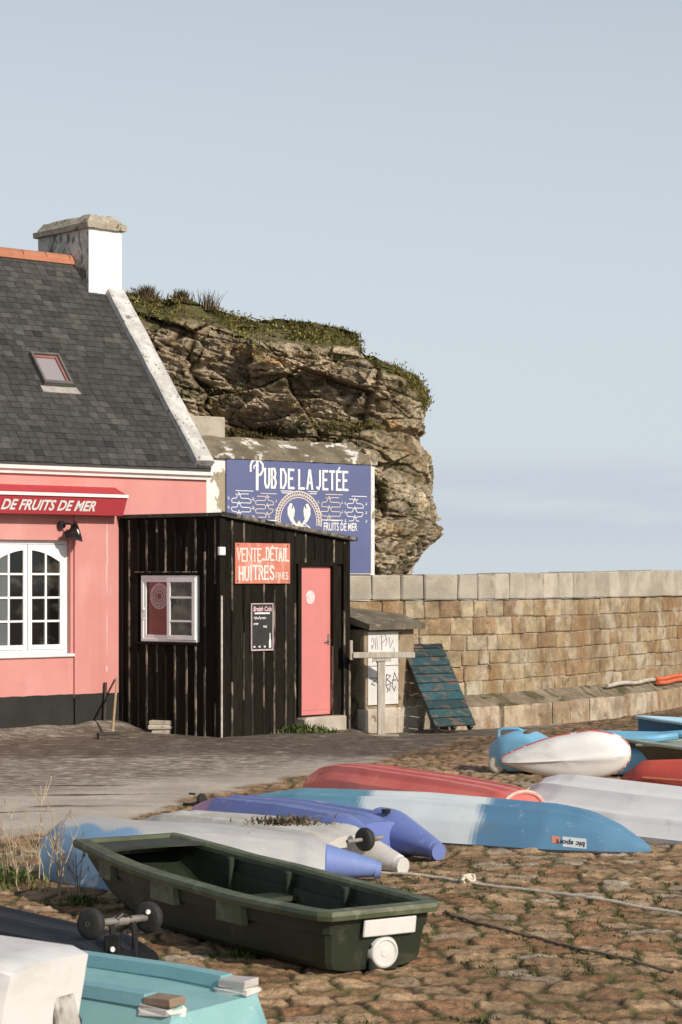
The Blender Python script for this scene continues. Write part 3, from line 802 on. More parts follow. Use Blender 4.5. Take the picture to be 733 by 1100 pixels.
# gable ends and back
wb.prism([(0.35, -.1), (5.1, -.1), (5.1, ZE), (DR, ZR-.12), (.35, ZE+.3)], tR-.30, tR, 'yz')
wb.box((TL, 4.8, -.1), (tR-.3, 5.1, ZE))
wb.build('wall', pink, house)
pb = mbt(house, FA)
for a, b, y in ((TL, tS, STEP), (tS+.001, tR-.002, 0)):
    n_ = int((b-a)/.06); top_ = [(a+(b-a)*i/n_, ZB+.008*mn.noise(V((i*.35, a, 1)))+.003*random.uniform(-1, 1)) for i in range(n_+1)]
    pb.prism([(a, -.15)]+top_+[(b, -.15)], y-.006, y+.2, 'xz')
pb.build('plinth', base_black, house)
wb = mbt(house, FA); wb.box((TL, STEP, ZB-.05), (tS, .34, ZB-.001)); wb.box((tS, 0, ZB-.05), (tR-.001, .34, ZB-.001)); wb.build('wall', pink, house)
# cornice
cb = mbt(house, FA); zc0 = FA.at(222, 515.5, -.06)[1]; zc1 = FA.at(222, 505, -.1)[1]
cb.prism([(.02, zc0), (-.05, zc0), (-.06, zc0+.04), (-.11, zc0+.06), (-.12, zc1), (.02, zc1)], TL, tR+.03, 'yz'); cb.build('cornice', white, house)
# roof: deck, and every slate on the slope we see
sl_m = M('slate', (.84, .83, .80), (1.12, 1.10, 1.05), 12, .62, .5, 40, attr=True, grain=.18, spec=.35,
         stains=(((.30, .13, .06), 2.6, .70, .82, (.5, 1, 1), .0),))
rb = mbt(house, FA)
rb.prism([(-.13, zc1-.02), (-.13, zc1+.02), (DR, zc1+.02+(DR+.13)*TAN), (DR, zc1-.12+(DR+.13)*TAN)], TL, tR-.02, 'yz')
rb.prism([(DR+.001, zc1-.12+(DR+.13)*TAN), (DR+.001, zc1+.02+(DR+.13)*TAN), (5.23, zc1+.02), (5.23, zc1-.1)], TL, tR-.02, 'yz')
roof = rb.build('roof', M('roof_deck', (.04, .042, .045), (.06, .06, .06), 5, .8), house)
z0r = zc1+.02; CS, SN = math.cos(R(PITCH)), math.sin(R(PITCH))
def slope(t, l, h=0.0):                                # along the facade, up the slope, proud of it
    return (t, -.13+l*CS-h*SN, z0r+l*SN+h*CS)
LS = (DR+.13)/CS; rs = random.Random(21); sb = mbt(house, FA); ex = .110
# slate tone drifts in patches
RX0, RL0 = -2.2, 1.35
rows = int(LS/ex)
for rI in range(rows+1):
    x = TL*.62+(rI % 2)*.075+rs.uniform(-.01, .01)
    while x < tR-.02:
        wd = rs.uniform(.135, .165); l0 = rI*ex+rs.uniform(-.004, .004)-.01; l1 = min(l0+ex*1.55, LS)
        pn = mn.noise(V((x*1.6, rI*.30, 3.3)))+.5*mn.noise(V((x*.5, rI*.11, 7)))
        v = .040+.022*rs.random()
        if pn+rs.uniform(-.45, .45) > .24: v = rs.uniform(.048, .085)
        if rs.random() < .05: v *= .6
        tint = rs.uniform(-.04, .04)
        # rust run below the roof window
        c = (v*(1.03+tint), v, v*(.97-tint))
        ru = (x-(RX0+.35*(RL0-l0)*.5)); 
        if l0 < RL0-.1 and abs(ru-.18) < .16 and rs.random() < .75*max(0, 1-(RL0-l0)/1.1): c = (v*1.25+.03, v*.95+.008, v*.8)
        x1 = min(x+wd-.007, tR-.02); h = rs.uniform(.008, .013)
        if x1-x > .02:
            a, b, c2, d = slope(x, l0, h+.004), slope(x1, l0, h+.004+rs.uniform(-.002, .003)), slope(x1, l1, .003), slope(x, l1, .003)
            e, f = slope(x, l0, .001), slope(x1, l0, .001)
            sb.add([a, b, c2, d, e, f], [(0, 1, 2, 3), (4, 5, 1, 0)], 0, c)
        x += wd
sb.build('slates', sl_m, house, recalc=False)
# orange ridge tiles
cx0_ = FA.t(95.5, 2.08)
rt = mbt(house, FA); tch = cx0_+.0
x = TL
zrid = z0r+LS*SN
while x < tch-.02:
    L = min(.40, tch-x); q = rs.uniform(.85, 1.1)
    prof = [(-.10, -.105), (-.08, -.035), (-.035, .0), (0.0, .012), (.035, .0), (.08, -.035), (.10, -.105), (.08, -.12), (0, -.01), (-.08, -.12)]
    rt.prism([(DR+a, zrid+b+.045) for a, b in prof], x+.006, x+L-.006, 'yz', col=(q, q, q)); x += L
rt.prism([(DR-.12, zrid-.10), (DR-.11, zrid-.03), (DR+.11, zrid-.03), (DR+.12, zrid-.1)], TL, tch, 'yz', col=(.9, .85, .8))
rt.build('ridge_tiles', M('terracotta', (.50, .21, .12), (.42, .165, .09), 5, .8, .3, 40, attr=True, grain=.12, stains=(((.55, .45, .38), 6, .64, .72),)), house)
# white verge coping on the gable
vc = mbt(house, FA); vw = .29; yb = 2.08
def sl2(t, y, h): return (t, y-h*SN, z0r+(y+.13)/CS*SN+h*CS)
ys_ = np.linspace(-.10, yb+.02, 14)
rings = []
for i, y in enumerate(ys_):
    j = [rs.uniform(-.006, .006) for _ in range(4)]
    rings.append([sl2(tR-vw+j[0], y, -.05), sl2(tR-vw+j[0], y, .095+j[1]), sl2(tR-vw+.03, y, .115+j[1]), sl2(tR-.02, y, .115+j[2]), sl2(tR+.02, y, .09+j[2]), sl2(tR+.02, y, -.12)])
vc.loft(rings, True, (True, True), smooth=False)
vc.build('verge_coping', M('limewashed_coping', (.60, .59, .565), (.44, .425, .395), 5, .85, .5, 50, grain=.15, stains=(((.17, .15, .12), 7, .58, .68), ((.08, .07, .06), 20, .60, .68))), house)
bk = mbt(house, FA)
bk.prism([(DR+.7, zrid-.7*TAN-.05), (DR+.7, zrid-.7*TAN+.1), (5.2, z0r+.15), (5.2, z0r)], tR-vw, tR+.02, 'yz'); bk.build('verge_coping', white, house)
# chimney
cx0 = FA.t(95.5, yb); cx1 = tR-.0; yc1 = yb+1.36
zct = FA.at(112, 246.5, yb)[1]
ch = mbt(house, FA)
ch.add([(cx0, yb, 5.7), (cx1, yb, 5.7), (cx1, yb, zct), (cx0, yb, zct)], [(0, 1, 2, 3)], 0)
ch.add([(cx1, yb, 5.7), (cx1, yc1, 5.7), (cx1, yc1, zct), (cx1, yb, zct)], [(0, 1, 2, 3)], 0)
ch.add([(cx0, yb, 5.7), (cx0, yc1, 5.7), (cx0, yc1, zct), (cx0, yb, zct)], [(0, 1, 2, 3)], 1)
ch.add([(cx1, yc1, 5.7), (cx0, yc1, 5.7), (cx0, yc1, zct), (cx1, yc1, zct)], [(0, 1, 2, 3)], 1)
ch.box((cx0-.012, yb-.03, 5.9), (cx1+.012, yb+.1, FA.at(112, 322, yb)[1]), .01)
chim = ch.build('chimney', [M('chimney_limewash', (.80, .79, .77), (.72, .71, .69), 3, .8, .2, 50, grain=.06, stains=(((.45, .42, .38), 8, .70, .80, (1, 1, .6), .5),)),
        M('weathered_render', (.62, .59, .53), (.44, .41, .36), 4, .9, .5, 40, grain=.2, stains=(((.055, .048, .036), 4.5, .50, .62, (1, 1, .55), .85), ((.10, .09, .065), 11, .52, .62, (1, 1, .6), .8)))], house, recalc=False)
cc_ = mbt(house, FA); o_ = .055
def capring(o, z, j=0):
    out = []
    a0, a1, b0, b1 = cx0-o, cx1+o, yb-o, yc1+o
    for x, y, x2, y2 in ((a0, b0, a1, b0), (a1, b0, a1, b1), (a1, b1, a0, b1), (a0, b1, a0, b0)):
        for k in range(8):
            t = k/8; out.append((x+(x2-x)*t+rs.uniform(-j, j), y+(y2-y)*t+rs.uniform(-j, j), z+rs.uniform(-j, j)))
    return out
cc_.loft([capring(.0, zct-.01), capring(o_, zct, .006), capring(o_+.005, zct+.075, .006), capring(o_-.04, zct+.10, .012), capring(-.06, zct+.205, .018), capring(-.16, zct+.225, .02)], True, (True, True), smooth=False)
cc_.build('cap', M('lichened_cap', (.42, .37, .29), (.30, .26, .20), 6, .95, .9, 30, grain=.3, stains=(((.62, .58, .50), 9, .60, .68), ((.12, .115, .035), 5, .58, .66), ((.06, .05, .035), 7, .62, .68))), chim)
# ivy specks of moss along the chimney foot are in the render; flue opening stays hidden behind the cap
# roof window
def roof_hit(u, v):
    o = V((0, 0, HC)); r = V(((u-U0)/FPX, 1, -(v-V0)/FPX))
    a = V(FA.w(*slope(0, 0))); b = V(FA.w(*slope(1, 0))); c = V(FA.w(*slope(0, 1)))
    n = (b-a).cross(c-a); k = (a-o).dot(n)/r.dot(n); h = o+r*k
    return (h-a).dot((b-a).normalized()), (h-a).dot((c-a).normalized())
q = [roof_hit(29, 382), roof_hit(57, 383), roof_hit(80, 416), roof_hit(48, 416)]
t0 = (q[0][0]+q[3][0])/2; t1 = (q[1][0]+q[2][0])/2; l1 = (q[0][1]+q[1][1])/2; l0 = (q[2][1]+q[3][1])/2
def sbox(mb, a0, a1, b0, b1, h0, h1, mi=0):
    vs = [slope(x, y, h) for x in (a0, a1) for y in (b0, b1) for h in (h0, h1)]
    mb.add(vs, [(0, 1, 3, 2), (4, 6, 7, 5), (0, 4, 5, 1), (2, 3, 7, 6), (0, 2, 6, 4), (1, 5, 7, 3)], mi)
sw = mbt(house, FA); fw = .036
sbox(sw, t0, t1, l0, l0+fw*1.4, 0, .085); sbox(sw, t0, t1, l1-fw, l1, 0, .085); sbox(sw, t0, t0+fw, l0+fw*1.4, l1-fw, 0, .085); sbox(sw, t1-fw, t1, l0+fw*1.4, l1-fw, 0, .085)
skl = sw.build('roof_window', M('roof_window_frame', (.10, .092, .085), (.14, .13, .12), 8, .5), house)
sg = mbt(house, FA); sbox(sg, t0+fw+.005, t1-fw-.005, l0+fw*1.4+.005, l1-fw-.005, .015, .03)
sgm, _n, _b2 = nodes('roof_window_pane'); _b2.inputs['Base Color'].default_value = (.30, .27, .28, 1); _b2.inputs['Roughness'].default_value = .12; _b2.inputs['Specular IOR Level'].default_value = .9
sg.build('pane', sgm, skl)
si = mbt(house, FA); sbox(si, t0+fw, t0+fw+.02, l0+.075, l1-fw, .031, .06); sbox(si, t1-fw-.035, t1-fw, l0+.075, l1-fw, .031, .055); sbox(si, t0+fw+.02, t1-fw-.035, l1-fw-.035, l1-fw, .031, .05)
si.build('lining', M('red_lining', (.26, .10, .10), (.30, .13, .12), 8, .6), skl)
fl = mbt(house, FA)
fl.add([slope(t0-.05, l0-.005, .016), slope(t1+.07, l0-.005, .016), slope(t1+.10, l0-.125, .020), slope(t0-.05, l0-.125, .020), slope(t0-.05, l0-.125, .004), slope(t1+.10, l0-.125, .004)], [(0, 1, 2, 3), (3, 2, 5, 4)])
fl.build('flashing', M('lead_flashing', (.40, .38, .34), (.28, .26, .23), 9, .6), skl)
# arched window
wn = mbt(house, FA); yf = .11; FW = .055
WH = wz1-wz0; WWd = wr-wl
wn.box((wl, yf, wz0), (wr, yf+.07, wz0+FW), .006); wn.box((wl, yf, wz1-FW), (wr, yf+.07, wz1), .006)
wn.box((wl, yf, wz0+FW), (wl+FW, yf+.07, wz1-FW), .006); wn.box((wr-FW, yf, wz0+FW), (wr, yf+.07, wz1-FW), .006)
win = wn.build('window', pvc, house)
xm = (wl+wr)/2
def sash(x0, x1):
    mb = mbt(house, FA); y0, y1 = yf-.012, yf+.05; a0, a1, b0, b1 = x0+.004, x1-.004, wz0+FW+.004, wz1-FW-.004; s_ = .065
    mb.box((a0, y0, b0), (a0+s_, y1, b1), .006); mb.box((a1-s_, y0, b0), (a1, y1, b1), .006); mb.box((a0+s_, y0, b0), (a1-s_, y1, b0+s_), .005)
    i0, i1, j0, j1 = a0+s_, a1-s_, b0+s_, b1
    # arched head filled with painted wood; the curve spans both sashes
    pts = []
    for k in range(13):
        x = i0+(i1-i0)*k/12; rel = abs(x-xm)/(WWd/2-FW-s_)
        pts.append((x, b1-.075-.16*rel**2.0))
    mb.prism([(i0, b1)]+pts+[(i1, b1)], y0+.001, y1-.001, 'xz')
    mb.box(((i0+i1)/2-.016, y0+.005, j0), ((i0+i1)/2+.016, y1-.006, b1-.10), .004)
    top_in = b1-.075
    for k in range(1, 4):
        zz_ = j0+(top_in-j0)*k/4.02
        mb.box((i0, y0+.006, zz_-.015), (i1, y1-.007, zz_+.015), .004)
    o = mb.build('sash', pvc, win)
    return i0, i1, j0, b1
P1 = sash(wl+FW, xm); P2 = sash(xm, wr-FW)
gl = mbt(house, FA)
for P_ in (P1, P2): gl.box((P_[0]-.01, yf+.022, P_[2]-.01), (P_[1]+.01, yf+.03, P_[3]-.02))
gl.build('pane', glass, win)
# a pale blind behind the inner panes: in the photograph the panes left of the mullion are slate grey
bl = mbt(house, FA); bl.box((P1[0]-.005, yf+.018, P1[2]), ((P1[0]+P1[1])/2+.005, yf+.0215, P1[3]-.1)); bl.build('blind', M('grey_blind', (.10, .115, .12), (.13, .14, .14), 3, .25), win)
sill = mbt(house, FA); sill.box((wl-.05, -.04+STEP, wz0-.045), (wr+.05, .2, wz0-.001), .01); sill.build('sill', white, win)

# shop awning box with lettering
za = FA.at(137, 531, -.3)[1]; zb_ = FA.at(128, 554, -.2)[1]; ta = FA.t(137, -.3)
aw = thing('shop_awning', 'red shop awning box with white lettering on the pink house front', 'awning', FA.w(ta-1.5, 0, zb_), 40.6)
prof = [(-.006, zb_), (-.20, zb_), (-.30, za-.055), (-.31, za-.02), (-.006, za+.10)]
ab = mbt(aw, FA); ab.prism(prof, TL+1, ta, 'yz'); ab.build('fascia', M('red_canvas', (.46, .045, .055), (.42, .04, .05), 2, .7, .12, 60, stains=(((.30, .03, .04), 2, .6, .75, (2, 1, .4), .5),)), aw)
ab = mbt(aw, FA); ab.prism([(-.301, za-.05), (-.322, za-.05), (-.322, za-.008), (-.30, za-.008)], TL+1, ta+.006, 'yz'); ab.build('trim', white, aw)
slx = math.atan2(.10, za-.055-zb_)
ab = mbt(aw, FA)
A0 = FA.t(0.5, -.25); A1 = FA.t(103, -.25); hh = za-.055-zb_
def aw_text(txt, x0, x1, a, b):
    tmp = MB(); put_text(tmp, txt, x0, x1, a, b, bold=.030, shear=.22)
    vs = [(p.x, -.20-(p.z)*.10-.004, zb_+p.z*hh) for p in tmp.v]
    ab.add(vs, tmp.f)
aw_text('DE FRUITS DE MER', A0+.02, A1, .20, .80)
aw_text('T', A0-.16, A0-.055, .20, .80)
ab.build('lettering', lettering, aw, recalc=False)

# pale filler streaks where a pipe has been taken off the wall
for zz0, zz1, wd_ in ((FA.at(115, 640)[1], FA.at(115, 557)[1], .022), (FA.at(114, 706)[1], FA.at(114, 652)[1], .014), (FA.at(116, 722)[1], FA.at(116, 714)[1], .02)):
    pm = mbt(house, FA); n_ = 14; xx = FA.t(115); Lp = []; Rp = []
    for i in range(n_+1):
        z = zz0+(zz1-zz0)*i/n_; e_ = min(1, .25+3*min(i, n_-i)/n_); cx_ = xx+.012*mn.noise(V((z*3, 0, 1)))
        Lp.append((cx_-wd_*e_*random.uniform(.6, 1.2), z)); Rp.append((cx_+wd_*e_*random.uniform(.6, 1.2), z))
    pm.prism(Lp+Rp[::-1], -.0022, .01, 'xz'); pm.build('filler_streak', M('pink_filler', (.66, .40, .37), (.62, .34, .31), 9, .85), house)

# outdoor wall lamp
lx, lz = FA.at(66, 564)
lamp = thing('wall_lamp', 'black outdoor wall lamp with a tilted cone shade on the pink wall', 'lamp', FA.w(lx, 0, lz), 40.6)
lb = mbt(lamp, FA); lb.cyl((lx, .0, lz), (lx, -.035, lz), .055, .05, 20); lb.build('wall_plate', black_iron, lamp)
lb = mbt(lamp, FA); hx, hz = FA.at(78, 573, -.16)
lb.tube([(lx, -.03, lz), (lx+.03, -.09, lz+.02), (lx+.07, -.14, lz+.01), (hx-.02, -.16, hz+.05)], .012, 8); lb.build('arm', black_iron, lamp)
ax_ = V((.72, -.62, .30)).normalized()
Ml = Matrix.Translation(V((hx, -.16, hz))) @ ax_.to_track_quat('X', 'Z').to_matrix().to_4x4()
lb = mbt(lamp, FA); lb.lathe([(.0, -.10), (.045, -.10), (.055, -.085), (.06, -.03), (.085, .0), (.145, .085), (.15, .09), (.142, .086), (.08, .0), (.0, -.01)], 24, M=Ml); lb.build('shade', black_iron, lamp)
lb = mbt(lamp, FA); lb.lathe([(.0, .0), (.03, .005), (.05, .035), (.052, .055), (.035, .085), (0, .095)], 16, M=Ml)
bm_, _n, _b = nodes('lamp_bulb'); _b.inputs['Base Color'].default_value = (.75, .73, .68, 1); _b.inputs['Roughness'].default_value = .2
lb.build('bulb', bm_, lamp)

# ------------------------------------------------------------------ the painted gable wall with the pub sign
FS = Frame(FA.w(tR, .30, 0).to_2d(), 40.6)
sR = FS.t(402.5); zsT = (FS.at(243, 491)[1]+FS.at(398, 501)[1])/2+.03
sw_ = thing('sign_wall', 'peeling whitewashed wall with a mossy sloping top beside the pink house', 'wall', FS.w(0, 0, 0), 40.6)
b_ = mbt(sw_, FS); b_.box((.003, 0, -.2), (sR, .7, zsT))
b_.build('wall', M('peeling_whitewash', (.78, .77, .74), (.70, .68, .64), 4, .85, .35, 30, stains=(((.33, .28, .19), 3.6, .535, .555, (1, 1, .55)), ((.26, .22, .15), 8, .62, .65))), sw_)
b_ = mbt(sw_, FS); rgs = []
for i, x in enumerate(np.linspace(-.02, sR+.02, 26)):
    j = [rs.uniform(-.012, .012) for _ in range(5)]; sh = .18*sst(np.array(x), sR-.25, sR+.02)*1.0
    rgs.append([(x, -.05+j[0], zsT-.03), (x, -.055+j[0], zsT+.03+j[1]), (x-float(sh)*.4, .16, zsT+.14+j[2]), (x-float(sh), .44+j[3], zsT+.315+j[4]), (x-float(sh), .70, zsT+.28), (x, .72, zsT-.03)])
b_.loft(rgs, True, (True, True), smooth=False)
b_.build('coping', M('mossy_cement', (.235, .195, .13), (.135, .11, .07), 3, .95, .8, 25, grain=.25, bdist=.03, stains=(((.70, .66, .60), 3.4, .57, .63, (1, 1.4, 1)), ((.10, .08, .05), 6, .6, .68), ((.58, .54, .48), 12, .66, .70))), sw_)

pt0, pt1 = FS.t(243.5, -.03), FS.t(398.5, -.03); pz1 = zsT-.035; pz0 = FS.at(398, 616, -.03)[1]
ps = thing('pub_sign', 'large blue painted pub sign with lobster emblem on the whitewashed wall', 'sign', FS.w((pt0+pt1)/2, -.03, pz0), 40.6)
b_ = mbt(ps, FS); b_.box((pt0, -.03, pz0), (pt1, -.002, pz1), .004)
b_.build('board', M('sign_blue', (.108, .128, .265), (.098, .115, .24), 2, .6, .05, 40, stains=(((.20, .23, .42), 1.5, .62, .8, (1, 1, .5), .3),)), ps)
edge = mbt(ps, FS); edge.box((pt1, -.032, pz0), (pt1+.02, .0, pz1)); edge.box((pt0, -.034, pz0-.012), (pt1+.02, .0, pz0)); edge.build('edge_trim', M('sign_trim', (.55, .50, .45), (.66, .62, .56), 6, .7), ps)
Msg = Matrix.Translation(V((0, -.0325, 0)))
SP = lambda u, v: FS.at(u, v, -.033)
tx = mbt(ps, FS)
# capitals: tall condensed slab-serif letters, the P larger than the rest
def pub_word(word, u0, u1, vb, vt, ww, serif=.022):
    a, z0_ = SP(u0, vb); b2, _ = SP(u1, vb); _, z1_ = SP((u0+u1)/2, vt)
    strokes(_T, word, a, b2, z0_, z1_, ww, serif=serif, gap=.38)
_T = MB(tx.M @ Msg)
base_z = SP(320, 524.5)[1]; capz = SP(320, 505.0)[1]
def word_z(word, u0, u1, ww=.036, z0_=base_z, z1_=capz, serif=.013, gap=.62):
    strokes(_T, word, FS.t(u0, -.033), FS.t(u1, -.033), z0_, z1_, ww, serif=serif, gap=gap)
_T.ribbon([(FS.t(276.5, -.033), base_z-.03), (FS.t(276.5, -.033), capz+.10)], .05)
_T.ribbon([(FS.t(269.5, -.033), capz-.04), (FS.t(269.5, -.033), capz+.04), (FS.t(271, -.033), capz+.10), (FS.t(274, -.033), capz+.128), (FS.t(279, -.033), capz+.125), (FS.t(282.5, -.033), capz+.06), (FS.t(282.5, -.033), capz-.03), (FS.t(280, -.033), capz-.09), (FS.t(277, -.033), capz-.10)], .034)
_T.ribbon([(FS.t(273, -.033), capz-.0), (FS.t(273, -.033), capz+.03), (FS.t(275, -.033), capz+.05)], .02)
word_z('UB', 285, 296.5); word_z('DE', 302, 315.5); word_z('LA', 321.5, 335.5); word_z('JETÉE', 340, 373.5)
tx.v, tx.f, tx.mi, tx.c, tx.sm = _T.v, _T.f, _T.mi, _T.c, _T.sm
tx.build('lettering', lettering, ps, recalc=False)
# scrollwork either side, arch band, lobster, caption
sc_w = MB(mbt(ps, FS).M @ Msg); sc_g = MB(mbt(ps, FS).M @ Msg)
def hookrow(mb, xa, xb, z, r, lw, left_up, right_up):
    n = 7; L = []; Rr = []
    for k in range(n):
        a = math.pi*k/(n-1)*1.35
        L.append((xa-r*math.sin(a), z+(r-r*math.cos(a))*(1 if left_up else -1)))
        Rr.append((xb+r*math.sin(a), z+(r-r*math.cos(a))*(1 if right_up else -1)))
    mb.ribbon(L[::-1]+Rr, lw)
def curls(mb, u0, u1, v0, v1, n, lw, taper, seed):
    r_ = random.Random(seed); x0, x1 = FS.t(u0, -.033), FS.t(u1, -.033); um = (u0+u1)/2
    za_, zb2 = SP(um, v1)[1], SP(um, v0)[1]; dz = (zb2-za_)/n
    cut = x0+(x1-x0)*r_.uniform(.40, .60)
    for side, (xa, xb) in enumerate(((x0+.02, cut-.018), (cut+.018, x1-.02))):
        path = []
        for i in range(n):
            z = za_+dz*(i+.5); k = abs((i+.5)/n-.5)*2; rr_ = dz*.5
            a_ = xa+(taper[0]*k*(x1-x0) if side == 0 else 0)+rr_*.6+r_.uniform(0, .03); b_ = xb-(taper[1]*k*(x1-x0) if side else 0)-rr_*.6-r_.uniform(0, .03)
            row = [(a_, z), (b_, z)] if (i+side) % 2 == 0 else [(b_, z), (a_, z)]
            if path:                                       # round the turn into the next row, with a little hook past it
                x_ = path[-1][0]; sg = 1 if (i+side) % 2 == 1 else -1
                for t in (.2, .4, .6, .8): path.append((x_+sg*rr_*math.sin(math.pi*t)*.9+(row[0][0]-x_)*t, z-dz+dz*(1-math.cos(math.pi*t))/2))
            path += row
        mb.ribbon(path, lw)
        for i in range(n):                                 # small curled ends set into the meander
            z = za_+dz*(i+.5); sg = -1 if (i+side) % 2 == 0 else 1; e_ = (xa if sg < 0 else xb)
            mb.ribbon([(e_-sg*.002+sg*.016*math.cos(t)+sg*.012, z+.016*math.sin(t)) for t in np.linspace(-2.6, 1.6, 8)], lw*.8)
    mb.ribbon([(x0+.3*(x1-x0), zb2+.012), (x1, zb2+.012)], lw)
for mt_, a_ in ((lettering, (245.5, 272, 528, 557, 6, .011, (.25, .1), 1)), (gold_line, (273, 297, 531, 558, 6, .011, (.05, .25), 2)), (gold_line, (342, 368, 532, 562, 6, .011, (.25, .05), 3)), (lettering, (371, 394, 534, 562, 6, .011, (.1, .3), 4))):
    cm = MB(mbt(ps, FS).M @ Msg); curls(cm, *a_); cm.build('scrollwork', mt_, ps, recalc=False)
for (u0, u1, v) in ((302, 314, 527.5), (303, 312, 529.5), (331, 341, 528.2), (333, 340, 530.4)):
    a, z = SP(u0, v); b2, z2 = SP(u1, v); sc_w.ribbon([(a, (z+z2)/2), (b2, (z+z2)/2)], .012)
sc_w.ribbon([(FS.t(247, -.033), SP(268, 558.5)[1]), (FS.t(297, -.033), SP(268, 558.5)[1])], .014)
cxs = FS.t(321, -.033); czs = SP(321, 560)[1]; Rx = (FS.t(345.5, -.033)-FS.t(296.5, -.033))/2; Rz = SP(321, 528)[1]-czs
def arc(k, a0=-.15, a1=math.pi+.15, n=44): return [(cxs+Rx*k*math.cos(a0+(a1-a0)*i/n), czs+Rz*k*math.sin(a0+(a1-a0)*i/n)) for i in range(n+1)]
sc_g.ribbon(arc(1.0), .02); sc_g.ribbon(arc(.80), .014)
zig = []
for i in range(61):
    a = -.15+(math.pi+.3)*i/60; k = .94 if i % 2 else .86
    zig.append((cxs+Rx*k*math.cos(a), czs+Rz*k*math.sin(a)))
sc_g.ribbon(zig, .016)
sc_w.build('rule_lines', lettering, ps, recalc=False); sc_g.build('arch_ornament', gold_line, ps, recalc=False)
lob = MB(mbt(ps, FS).M @ Msg); lc = FS.t(321.5, -.033)
for sg in (-1, 1):
    X_ = lambda u: lc+sg*(FS.t(321.5+u, -.033)-lc)
    Zv = lambda v: SP(321.5, v)[1]
    outer = [(5.5, 563), (9, 560), (12.2, 553), (12.2, 546), (9.5, 540.5), (7.0, 541.5), (8.2, 547), (7.0, 546.5), (5.8, 543.5), (4.6, 548), (5.2, 554), (6.2, 557), (3.6, 562)]
    lob.flat([(X_(a), Zv(b)) for a, b in (outer[::-1] if sg > 0 else outer)], col=(1, 1, 1))
    lob.ribbon([(X_(4.6), Zv(562)), (X_(3), Zv(565)), (X_(1.5), Zv(566))], .03)
    for k in range(2): lob.ribbon([(X_(2), Zv(564+2*k)), (X_(7+k*3), Zv(562.5+2*k)), (X_(11+2*k), Zv(567+2*k))], .010)
body = [(-3, 563), (0, 559), (3, 563), (4, 569), (3, 578), (-3, 578), (-4, 569)]
lob.flat([(lc+(FS.t(321.5+a, -.033)-lc), SP(321.5, b)[1]) for a, b in body], col=(.95, .90, .85))
lob.build('lobster_emblem', M('emblem_paint', (.78, .75, .72), (.72, .67, .62), 12, .6, attr=True), ps, recalc=False)
cp_ = MB(mbt(ps, FS).M @ Msg); a, z0_ = SP(348, 570.5); b2, _ = SP(384, 570.5); z1_ = SP(366, 561.5)[1]
put_text(cp_, 'FRUITS DE MER', a, b2, SP(366, 570.3)[1], z1_, bold=.012)
cp_.ribbon([(FS.t(346, -.033), SP(356, 558.7)[1]), (FS.t(368, -.033), SP(356, 558.7)[1])], .012)
cp_.ribbon([(FS.t(345, -.033), SP(356, 575.2)[1]), (FS.t(365, -.033), SP(356, 575.2)[1]), (FS.t(367, -.033), SP(356, 577.5)[1])], .010)
cp_.build('caption', lettering, ps, recalc=False)

# low concrete block wall on the rock behind
FC = Frame((-2.6, 34.4), 40.6)
ca, cz1 = FC.at(192, 445.5); cb2, _ = FC.at(242, 448)
cw = thing('concrete_wall', 'short grey concrete wall between the slate roof and the cliff', 'wall', FC.w(ca, 0, 0), 40.6)
b_ = mbt(cw, FC); b_.box((ca, 0, -.2), (cb2, .35, cz1), .015, jit=.008)
b_.build('blockwork', M('grey_concrete', (.44, .395, .32), (.34, .30, .235), 3, .9, .5, 40, grain=.2, stains=(((.16, .135, .09), 4, .58, .68, (2, 2, .5)),)), cw)

# ------------------------------------------------------------------ the black oyster shed
FR = Frame((-1.58, 28.57), 45); FL = Frame((-3.008, 29.77), -40.05)
LL = (V((-1.58, 28.57))-V((-3.008, 29.77))).length
shed = thing('oyster_shed', 'black tarred plank shed with a low sloping roof and pink door', 'shed', FR.w(0, 0, 0), 45)
RW = FR.t(373); zA = FR.at(237, 554.5)[1]; zBk = FR.at(373, 580.5)[1]
tar = M('tarred_planks', (.010, .0085, .0065), (.018, .0145, .011), 5, .9, .5, 30, attr=True, stretch=(8, 8, .7), bdist=.004,
        stains=(((.15, .11, .08), 3.2, .66, .76, (9, 9, .4), .7), ((.035, .026, .018), 5, .57, .70, (10, 10, .8), .8)), spec=.08)
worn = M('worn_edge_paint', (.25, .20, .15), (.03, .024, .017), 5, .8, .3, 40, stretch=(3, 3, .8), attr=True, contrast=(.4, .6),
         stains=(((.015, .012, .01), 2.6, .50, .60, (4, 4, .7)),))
def roof_z(x): return zA+(zBk-zA)*x/RW
rp = random.Random(31)
